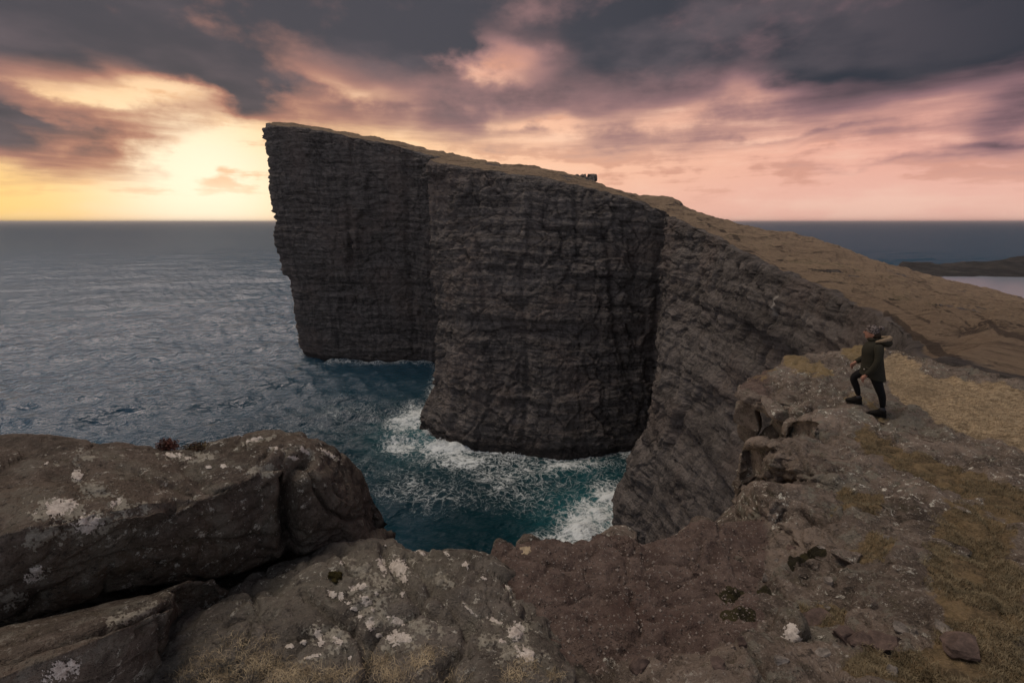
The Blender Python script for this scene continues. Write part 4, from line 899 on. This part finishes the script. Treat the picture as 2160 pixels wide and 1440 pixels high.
def scatter(weight, n, seed, lim=None):
    r = np.random.default_rng(seed); q = co[fidx]; area = np.linalg.norm(np.cross(q[:, 2] - q[:, 0], q[:, 3] - q[:, 1]), axis=1) * .5
    px, py, d = project(q.mean(1)); vis = (px > -60) & (px < 2240) & (py > 650) & (py < 1500) & (d > .3)
    w = weight[fidx].mean(1) * area * vis / np.maximum(d, 1) ** 1.2; w = np.where(weight[fidx].mean(1) > .25, w, 0); w /= w.sum()
    f = r.choice(len(q), n, p=w); u, v = r.random((2, n, 1))
    return (q[f, 0] * (1 - u) + q[f, 1] * u) * (1 - v) + (q[f, 3] * (1 - u) + q[f, 2] * u) * v
st_, gr_, di_ = get('straw'), get('grass'), get('dirt')
clump = np.clip(.5 + 1.6 * fbm(co * 3.0, 3, 61), 0, 1)
p_ = scatter(gr_ * clump, 30000, 1); d_ = np.linalg.norm(p_ - np.array([0, 0, CAMZ]), axis=1)
blades('short_grass', p_, np.clip(.010 * d_ + .02, .02, .06), .0014, MAT_SHORT, 1.1, 6)
p_ = scatter(st_ * (.3 + clump), 26000, 2); blades('straw_grass', p_, .05, .0022, MAT_MOUND, 1.5, 7)
def gravel(name, pts, lo, hi, mat, seed):
    r = np.random.default_rng(seed); n = len(pts); base = np.array([(1, 0, 0), (-1, 0, 0), (0, 1, 0), (0, -1, 0), (0, 0, .8), (0, 0, -.8)], float)
    s = (lo + (hi - lo) * r.random(n) ** 4)[:, None, None]; V = pts[:, None, :] + base[None] * s * r.uniform(.6, 1.3, (n, 6, 1)); 
    F = np.array([(0, 2, 4), (2, 1, 4), (1, 3, 4), (3, 0, 4), (2, 0, 5), (1, 2, 5), (3, 1, 5), (0, 3, 5)])
    o = link(name, fast_mesh(name, V.reshape(-1, 3), (np.arange(n)[:, None, None] * 6 + F[None]).reshape(-1, 3), False), mat); o['kind'] = 'stuff'
m, nt, b = new_mat('gravel'); P = geo_pos(nt); c = mixc(nt, noise(nt, P, 40, 2, .5).ramp(.4, .62), (.05, .038, .034), (.26, .22, .20)); nt.links.new(c.s, b.inputs['Base Color']); b.inputs['Roughness'].default_value = .9
gravel('gravel', scatter(di_, 9500, 3), .003, .016, m, 4)
gravel('rubble', scatter(np.clip(1 - st_ - gr_ - di_, 0, 1) * (co[:, 2] > CAMZ - 3.6), 2600, 9), .004, .022, MAT_GREYB, 8)
def plant(name, label, px, py, wpx, hpx, n, c1, c2, seed):
    q = None
    while q is None: q = hit(px, py, [B1]); py += 1.5
    r = np.random.default_rng(seed); s = q[3] / FPX; root = bpy.data.objects.new(name, None); COL.objects.link(root); root.location = q[0]
    tag(root, label, 'plant')
    ctr = r.normal(size=(n, 3)); ctr /= np.linalg.norm(ctr, axis=1)[:, None]; ctr *= r.random((n, 1)) ** .4; ctr[:, 2] = np.abs(ctr[:, 2])
    P3 = ctr * np.array([wpx * s * .5, wpx * s * .3, hpx * s]) * (1 + .4 * fbm(ctr * 3, 2, seed))[:, None]
    a = r.normal(size=(n, 3)) * .006; b2 = r.normal(size=(n, 3)) * .004
    V = np.stack([P3 - a, P3 + b2, P3 + a, P3 - b2], 1).reshape(-1, 3); m = blade_mat(name + '_leaf', c1, c2)
    link('foliage', fast_mesh('foliage', V, np.arange(n * 4).reshape(-1, 4), False), m, root)
    bp = r.normal(size=(60, 3)) * np.array([.3, .2, 0]) * wpx * s * .4; stv = np.stack([bp * .3 - [0, 0, .02], bp * .3 + [.003, 0, -.02], bp + [0, 0, hpx * s * .8]], 1).reshape(-1, 3)
    link('stem', fast_mesh('stem', stv, np.arange(180).reshape(-1, 3), False), MAT_SHORT, root)
plant('heather', 'reddish brown heather tuft on top of the big boulder', 354, 948, 38, 20, 900, (.06, .022, .016), (.15, .055, .04), 1)
plant('ground_plant', 'low rusty green plant beside the heather on the boulder crest', 418, 946, 56, 9, 700, (.07, .035, .02), (.10, .085, .03), 2)

def spray(px, py, n, rx, ry, rz, seed):
    r = np.random.default_rng(seed); c0 = sea(px, py); d = r.normal(size=(n, 3)); d /= np.linalg.norm(d, axis=1)[:, None]; d *= r.random((n, 1)) ** .55; d[:, 2] = np.abs(d[:, 2]) * (1 - .5 * np.hypot(d[:, 0], d[:, 1]))
    d = d * (1 + .5 * fbm(d * 2.2, 3, seed))[:, None]
    gravel('spray', c0 + d * np.array([rx, ry, rz]) + np.array([0, 0, .3]), .05, .26, MAT_SPRAY, seed)
m, nt, b = new_mat('sea_spray'); b.inputs['Base Color'].default_value = (.72, .76, .78, 1); b.inputs['Roughness'].default_value = .6; MAT_SPRAY = m
spray(930, 944, 2600, 5.5, 3.5, 4.2, 3); spray(1232, 1120, 1500, 4.0, 3.0, 2.6, 4); spray(905, 915, 900, 3, 3, 2.4, 5); spray(1085, 962, 500, 6, 1.5, 1.6, 6)
# ------------------------------------------------------------------ the person on the ledge
def build_person():
    PB = [GB] + [bvh_of(o) for o in bpy.data.objects if o.name.split('.')[0] == 'rock_ledge']
    q1 = hit(1862, 871, PB); q2 = hit(1805, 849, PB)
    foot = q1[0]; v = Vector(ray(1852, 874)); depth = q1[0].y / (v.y) ; SCL = depth / FPX       # metres per photo pixel there
    vd = Vector((v.x, v.y, 0)).normalized(); f = Vector((-vd.y, vd.x, 0)); c = -vd
    f = (f + c * .12).normalized(); c = Vector((f.y, -f.x, 0)); c = c if c.dot(-vd) > 0 else -c
    S = 112 * SCL                                                   # figure units -> metres
    root = bpy.data.objects.new('person', None); COL.objects.link(root); root.location = foot
    tag(root, 'person in dark olive parka, bobble hat and black leggings, stepping up on the ledge', 'person')
    x0_, _, _ = project(np.array(foot)); x1_, _, _ = project(np.array(foot) + np.array([0, 0, 1.66 * S])); LEAN = float(x1_ - x0_) / 113 / 1.66
    def L(a, z, w=0.): return (f * (a + z * LEAN) + c * w + Vector((0, 0, z))) * S
    def gz(a, w):                                                    # height of the rock straight under a point of the figure
        p = foot + (f * a + c * w) * S; zs = []
        for b_ in PB:
            k = b_.ray_cast(Vector((p.x, p.y, foot.z + 1.2)), Vector((0, 0, -1)))
            if k[0] is not None: zs.append(k[0].z)
        return (max(zs) - foot.z) / S if zs else 0.
    DB = max(gz(.0, .10), gz(.12, .10)); root.location.z += (DB - .0) * S
    GF = max(gz(.34 + .1 * LEAN, -.10), gz(.46, -.10), gz(.30, -.10)) - DB 
    DZ = 0.0
    top = L_top = .098 - .012
    stp = foot + (f * (.42 + .12 * LEAN) - c * .10) * S; hgt = (top - GF + .16) * S
    stone('boulder', 'low flat topped rock under the raised front boot', (stp.x, stp.y, root.location.z + top * S - hgt * .5), (.62 * S, .5 * S, hgt), 733, MAT_GREYB, (0, 0, math.atan2(f.y, f.x)), 'boulder', None, 4, 5, .05)
    def mk(name, hexmat, r=.85, noise_=None):
        m, nt, b = new_mat(name); b.inputs['Base Color'].default_value = (*hexmat, 1); b.inputs['Roughness'].default_value = r; b.inputs['Specular IOR Level'].default_value = .2
        if noise_: bump(nt, b, noise(nt, obj_pos(nt), noise_, 5, .7), .6, .01)
        return m
    SKIN = mk('skin', (.36, .19, .14), .55); OLIVE = mk('olive_cloth', (.030, .028, .021), .9, 30); BLACK = mk('black_leggings', (.008, .008, .010), .8)
    BOOT = mk('boot_leather', (.016, .014, .013), .75, 60); SOCK = mk('grey_sock', (.055, .055, .062), .95, 120); FUR = mk('fur_trim', (.26, .20, .14), 1., 90); HAIR = mk('hair', (.03, .02, .014), .7); BTN = mk('metal_snap', (.55, .53, .5), .4); SOLE = mk('sole', (.012, .012, .012), .9)
    def tube(pts, rad_, n=14, cap=True):                             # pts list of Vector, rad_ list of (r) or (ra, rb): along f, along c
        rings = []; P = [np.array(p) for p in pts]
        T = np.gradient(np.array(P), axis=0)
        for k, p in enumerate(P):
            t = T[k] / np.linalg.norm(T[k]); fa = np.array(f); a = fa - t * fa.dot(t)
            if np.linalg.norm(a) < .2: a = np.array([0, 0, 1.]) - t * t[2]
            a /= np.linalg.norm(a); b2 = np.cross(t, a); r = rad_[k]; ra, rb = (r if isinstance(r, tuple) else (r, r))
            th = np.arange(n) / n * 2 * np.pi
            rings.append(p + (np.cos(th)[:, None] * a * ra + np.sin(th)[:, None] * b2 * rb) * S)
        return np.array(rings)
    def loft(name, rings, mat, parent, cap=True, sub=1, disp=0, seed=0, thick=0):
        nr, n = rings.shape[:2]; V = rings.reshape(-1, 3); F = grid_faces(nr, n, True).tolist()
        me = bpy.data.meshes.new(name)
        if cap: F += [list(range(n))[::-1], list(range((nr - 1) * n, nr * n))]
        me.from_pydata(V.tolist(), [], F); me.polygons.foreach_set('use_smooth', np.ones(len(me.polygons), bool))
        bm = bmesh.new(); bm.from_mesh(me); bmesh.ops.recalc_face_normals(bm, faces=bm.faces); bm.to_mesh(me); bm.free()
        o = link(name, me, mat, parent)
        if thick: md = o.modifiers.new('t', 'SOLIDIFY'); md.thickness = thick * S
        md = o.modifiers.new('s', 'SUBSURF'); md.levels = sub; md.render_levels = sub
        if disp:
            tx = bpy.data.textures.new(name, 'CLOUDS'); tx.noise_scale = .10; d = o.modifiers.new('d', 'DISPLACE'); d.texture = tx; d.strength = disp * S; d.texture_coords = 'LOCAL'
        return o
    # one continuous body: pelvis, spine, neck, head, legs, arms, palms and five separate fingers a hand
    verts, edges, radii = [], [], []
    def vert(p, r, parent=None):
        verts.append(p); radii.append(r * S)
        if parent is not None: edges.append((parent, len(verts) - 1))
        return len(verts) - 1
    pelvis = vert(L(.09, .86), .125); belly = vert(L(.09, 1.02), .12, pelvis); chest = vert(L(.08, 1.18), .115, belly); neck0 = vert(L(.04, 1.36), .050, chest); neck1 = vert(L(.06, 1.44), .052, neck0); head0 = vert(L(.075, 1.50), .082, neck1); head1 = vert(L(.065, 1.57), .088, head0)
    hipn = vert(L(.08, .80, .09), .078, pelvis); kn = vert(L(.02, .48, .10), .046, hipn); calf = vert(L(-.012, .36, .10), .042, kn); an = vert(L(.0, .10, .10), .028, calf)
    hipf = vert(L(.13, .80, -.09), .078, pelvis); kf = vert(L(.39, .615 + DZ * .6, -.10), .046, hipf); calff = vert(L(.368, .47 + DZ, -.10), .042, kf); af = vert(L(.345, .20 + DZ, -.10), .028, calff)
    hands = []
    for sgn, sh, elb, wr, hand, fd in ((1, (.0, 1.29, .165), (.03, 1.02, .25), (.20, .78, .22), (.245, .715, .215), (.55, -1)), (-1, (.06, 1.28, -.165), (.16, 1.03, -.24), (.335, .90, -.18), (.385, .845, -.165), (.6, -.95))):
        a = vert(L(*[sh[0], sh[1], sh[2]]), .042, chest); b_ = vert(L(*elb), .034, a); w_ = vert(L(*wr), .027, b_); h_ = vert(L(*hand), .030, w_)
        dirn = Vector((fd[0], 0, fd[1])).normalized()
        for k, (off, ln) in enumerate(((-.028, .072), (-.009, .082), (.010, .076), (.027, .060))):
            r0 = (hand[0] + dirn.x * .03 + off * .55, hand[1] + dirn.z * .03 + off * .4, hand[2] + off * .6)
            p0 = vert(L(*r0), .0105, h_); p1 = vert(L(r0[0] + dirn.x * ln * .5, r0[1] + dirn.z * ln * .5, r0[2]), .0095, p0); vert(L(r0[0] + dirn.x * ln * .75 - .012, r0[1] + dirn.z * ln, r0[2] - .012 * sgn), .008, p1)
        t0 = vert(L(hand[0] + .03, hand[1] + .012, hand[2] - .01 * sgn), .012, h_); vert(L(hand[0] + .055, hand[1] - .03, hand[2] - .02 * sgn), .0095, t0)
    me = bpy.data.meshes.new('body'); me.from_pydata([tuple(v_) for v_ in verts], edges, [])
    body = link('body', me, SKIN, root)
    md = body.modifiers.new('skin', 'SKIN'); md.use_smooth_shade = True
    for k, sv in enumerate(me.skin_vertices[0].data): sv.radius = (radii[k], radii[k]); sv.use_root = (k == 0)
    md = body.modifiers.new('sub', 'SUBSURF'); md.levels = 2; md.render_levels = 2
    # face: jaw, nose, lips, brow, ear and eye, joined to the head
    def blob(name, ctr, r3, mat, parent, seg=14, tilt=0., up=None):
        bm = bmesh.new(); bmesh.ops.create_uvsphere(bm, u_segments=seg, v_segments=max(8, seg // 2), radius=1)
        for v_ in bm.verts:
            p = v_.co.copy(); x_, z_ = p.x * r3[0], p.z * r3[2]
            x_, z_ = x_ * math.cos(tilt) - z_ * math.sin(tilt), x_ * math.sin(tilt) + z_ * math.cos(tilt)
            v_.co = Vector(L(ctr[0] + x_, ctr[1] + z_, ctr[2] + p.y * r3[1]))
        for fc in bm.faces: fc.smooth = True
        m_ = bpy.data.meshes.new(name); bm.to_mesh(m_); bm.free(); return link(name, m_, mat, parent)
    face = blob('face', (.100, 1.505, 0), (.080, .066, .100), SKIN, body, 18, .25)
    nose = blob('nose', (.184, 1.520, 0), (.022, .013, .015), SKIN, face, 10, -.5)
    blob('lips', (.172, 1.478, 0), (.012, .026, .010), mk('lip', (.30, .10, .085), .5), face, 8)
    blob('chin', (.150, 1.437, 0), (.030, .034, .026), SKIN, face, 10)
    for w_ in (.036, -.036): blob('eye', (.170, 1.548, w_), (.010, .013, .008), mk('eye', (.05, .04, .035), .3), face, 8)
    blob('ear', (.065, 1.50, .076), (.022, .010, .032), SKIN, face, 8); blob('ear', (.065, 1.50, -.076), (.022, .010, .032), SKIN, face, 8)
    blob('hair', (.02, 1.49, 0), (.085, .082, .095), HAIR, root, 14)
    # leggings, socks, boots
    loft('leggings', tube([L(.09, .90, .04), L(.075, .80, .095), L(.05, .64, .10), L(.02, .48, .10), L(-.012, .37, .10), L(-.008, .24, .10), L(.0, .145, .10)], [.115, (.106, .10), (.086, .084), (.067, .065), (.063, .061), (.048, .046), .040], 16), BLACK, root)
    loft('leggings', tube([L(.12, .86, -.04), L(.20, .755, -.09), L(.30, .692, -.098), L(.385, .63 + DZ * .6, -.10), L(.41, .565 + DZ * .8, -.10), L(.372, .455 + DZ, -.10), L(.352, .35 + DZ, -.10), L(.345, .24 + DZ, -.10)], [.115, .10, .083, .069, .065, .061, .048, .040], 16), BLACK, root)
    loft('sock', tube([L(.0, .175, .10), L(.0, .13, .10), L(.003, .09, .10)], [.046, .050, .050], 14), SOCK, root)
    loft('sock', tube([L(.345, .265 + DZ, -.10), L(.345, .225 + DZ, -.10), L(.348, .185 + DZ, -.10)], [.046, .050, .050], 14), SOCK, root)
    for a0, z0, w0 in ((-.055, -.012, .10), (.29, .098 + DZ, -.10)):
        shp = [(0., .05, .030, .062), (.03, .072, .040, .085), (.08, .078, .044, .10), (.13, .062, .046, .072), (.18, .048, .046, .054), (.235, .040, .042, .044), (.275, .028, .026, .030)]
        rings = []
        for a_, zc, wd, hh in shp:
            th = np.arange(14) / 14 * 2 * np.pi; rings.append([np.array(L(a0 + a_, z0 + max(.0, zc + math.sin(t) * hh * (.9 if math.sin(t) > 0 else 1.)) * (1 - .0 * a_), w0 + math.cos(t) * wd)) for t in th])
        bo = loft('boot', np.array(rings), BOOT, root)
        loft('sole', np.array([[np.array(L(a0 + a_, z0 + dz, w0 + math.cos(t) * (wd + .004))) + np.array(f) * 0 for t in np.arange(12) / 12 * 2 * np.pi for dz in (.012 * math.sin(t),)] for a_, zc, wd, hh in shp]), SOLE, bo)
        loft('boot_shaft', tube([L(a0 + .055, z0 + .06, w0), L(a0 + .052, z0 + .11, w0), L(a0 + .053, z0 + .135, w0)], [(.058, .050), .054, .056], 14), BOOT, bo)
    # parka
    sec = [(.685, .110, .205, .225), (.72, .110, .202, .220), (.80, .106, .190, .205), (.92, .098, .172, .185), (1.04, .090, .165, .178), (1.14, .086, .168, .182), (1.24, .070, .165, .190), (1.31, .045, .145, .182), (1.36, .030, .118, .140), (1.40, .035, .092, .100), (1.435, .045, .084, .088)]
    rings = []
    for z_, a_, rf, rc_ in sec:
        th = np.arange(22) / 22 * 2 * np.pi
        rings.append([np.array(L(a_ + math.cos(t) * rf, z_ + (.045 * (math.cos(t) + .2) if z_ < .75 else 0) + (-.02 * math.cos(t) if z_ > 1.38 else 0), math.sin(t) * rc_)) for t in th])
    coat = loft('parka', np.array(rings), OLIVE, root, False, 2, .022, 0, .012)
    for s_, pts, rr in ((1, [(.005, 1.335, .13), (-.01, 1.28, .185), (.0, 1.16, .225), (.03, 1.02, .25), (.10, .91, .245), (.17, .82, .228), (.212, .765, .22)], [.070, .076, .067, .060, .055, .050, .049]),
                        (-1, [(.06, 1.33, -.13), (.065, 1.27, -.19), (.10, 1.16, -.225), (.165, 1.03, -.24), (.25, .95, -.215), (.315, .91, -.19), (.345, .888, -.178)], [.070, .075, .066, .058, .054, .050, .048])):
        sl_ = loft('sleeve', tube([L(p[0], p[1], p[2]) for p in pts], rr, 16), OLIVE, coat, True, 2, .012)
    loft('hood', tube([L(.02, 1.41, -.12), L(-.06, 1.40, -.13), L(-.14, 1.37, -.08), L(-.165, 1.35, 0), L(-.14, 1.37, .08), L(-.06, 1.40, .13), L(.02, 1.41, .12)], [.035, .055, .065, .072, .065, .055, .035], 12), OLIVE, coat, True, 1, .02)
    loft('fur_collar', tube([L(.07, 1.395, -.125), L(-.03, 1.415, -.15), L(-.13, 1.435, -.11), L(-.185, 1.455, -.03), L(-.185, 1.455, .04), L(-.13, 1.435, .11), L(-.03, 1.41, .15), L(.05, 1.385, .14)], [.016, .034, .042, .046, .046, .042, .034, .016], 12), FUR, coat, True, 2, .03)
    loft('collar', tube([L(.03, 1.42, -.10), L(.10, 1.41, -.075), L(.138, 1.40, 0), L(.10, 1.41, .075), L(.03, 1.42, .10)], [.028, .034, .036, .034, .028], 10), OLIVE, coat)
    loft('pocket_flap', np.array([[np.array(L(x_, z_, w_)) for x_, z_, w_ in ring] for ring in ([(.10, .90, .214), (.21, .915, .18), (.21, .865, .186), (.10, .85, .222)], [(.10, .90, .222), (.21, .915, .188), (.21, .865, .194), (.10, .85, .23)])]), OLIVE, coat, True, 0)
    blob('button', (.235, .862, .176), (.011, .008, .011), BTN, coat, 10)
    # knitted hat
    m, nt, b = new_mat('knitted_wool'); P = obj_pos(nt); _, _, pz = separate(nt, P)
    band = (pz * (2 * math.pi / (.048 * S)))._m('SINE'); vo = voronoi(nt, P, 48 / S); n_ = noise(nt, P, 30 / S, 2)
    kf_ = ((band * .12 + .5) + (vo - .5) * .9 + (n_ - .5) * 1.3).ramp(.44, .58)
    col_ = mixc(nt, kf_, (.034, .027, .027), (.19, .16, .155)); nt.links.new(col_.s, b.inputs['Base Color']); b.inputs['Roughness'].default_value = 1.; bump(nt, b, vo, .8, .01)
    ax = Vector((-.42, 0, .9)).normalized(); rings = []
    for h_, r_ in ((-.055, .092), (-.04, .097), (-.015, .098), (.01, .099), (.045, .097), (.075, .084), (.098, .060), (.110, .032), (.114, .008)):
        ctr = (.062 + ax.x * h_, 1.562 + ax.z * h_); e1 = (ax.z, -ax.x)
        rings.append([np.array(L(ctr[0] + e1[0] * math.cos(t) * r_ * 1.04, ctr[1] + e1[1] * math.cos(t) * r_ * 1.04, math.sin(t) * r_ * .92)) for t in np.arange(20) / 20 * 2 * np.pi])
    hat = loft('bobble_hat', np.array(rings), m, root, True, 1)
    pom = blob('pompom', (-.070, 1.625, 0), (.046, .046, .045), m, hat, 16)
    tx = bpy.data.textures.new('pom', 'CLOUDS'); tx.noise_scale = .02; d = pom.modifiers.new('d', 'DISPLACE'); d.texture = tx; d.strength = .02
    return root
build_person()
# ------------------------------------------------------------------ sea air
def build_haze():
    V = [(-95000, -95000, -14), (95000, -95000, -14), (95000, 95000, -14), (-95000, 95000, -14), (-95000, -95000, 152), (95000, -95000, 152), (95000, 95000, 152), (-95000, 95000, 152)]
    F = [(0, 3, 2, 1), (4, 5, 6, 7), (0, 1, 5, 4), (1, 2, 6, 5), (2, 3, 7, 6), (3, 0, 4, 7)]
    me = fast_mesh('haze', V, F, False)
    m = bpy.data.materials.new('sea_haze'); m.use_nodes = True; nt = m.node_tree; nt.nodes.clear()
    pv = nt.nodes.new('ShaderNodeVolumePrincipled'); pv.inputs['Color'].default_value = (.84, .89, 1.0, 1); pv.inputs['Density'].default_value = HAZE; pv.inputs['Anisotropy'].default_value = .55
    out = nt.nodes.new('ShaderNodeOutputMaterial'); nt.links.new(pv.outputs[0], out.inputs['Volume'])
    o = link('haze', me, m); o['kind'] = 'stuff'
HAZE = 3.5e-5
build_haze()
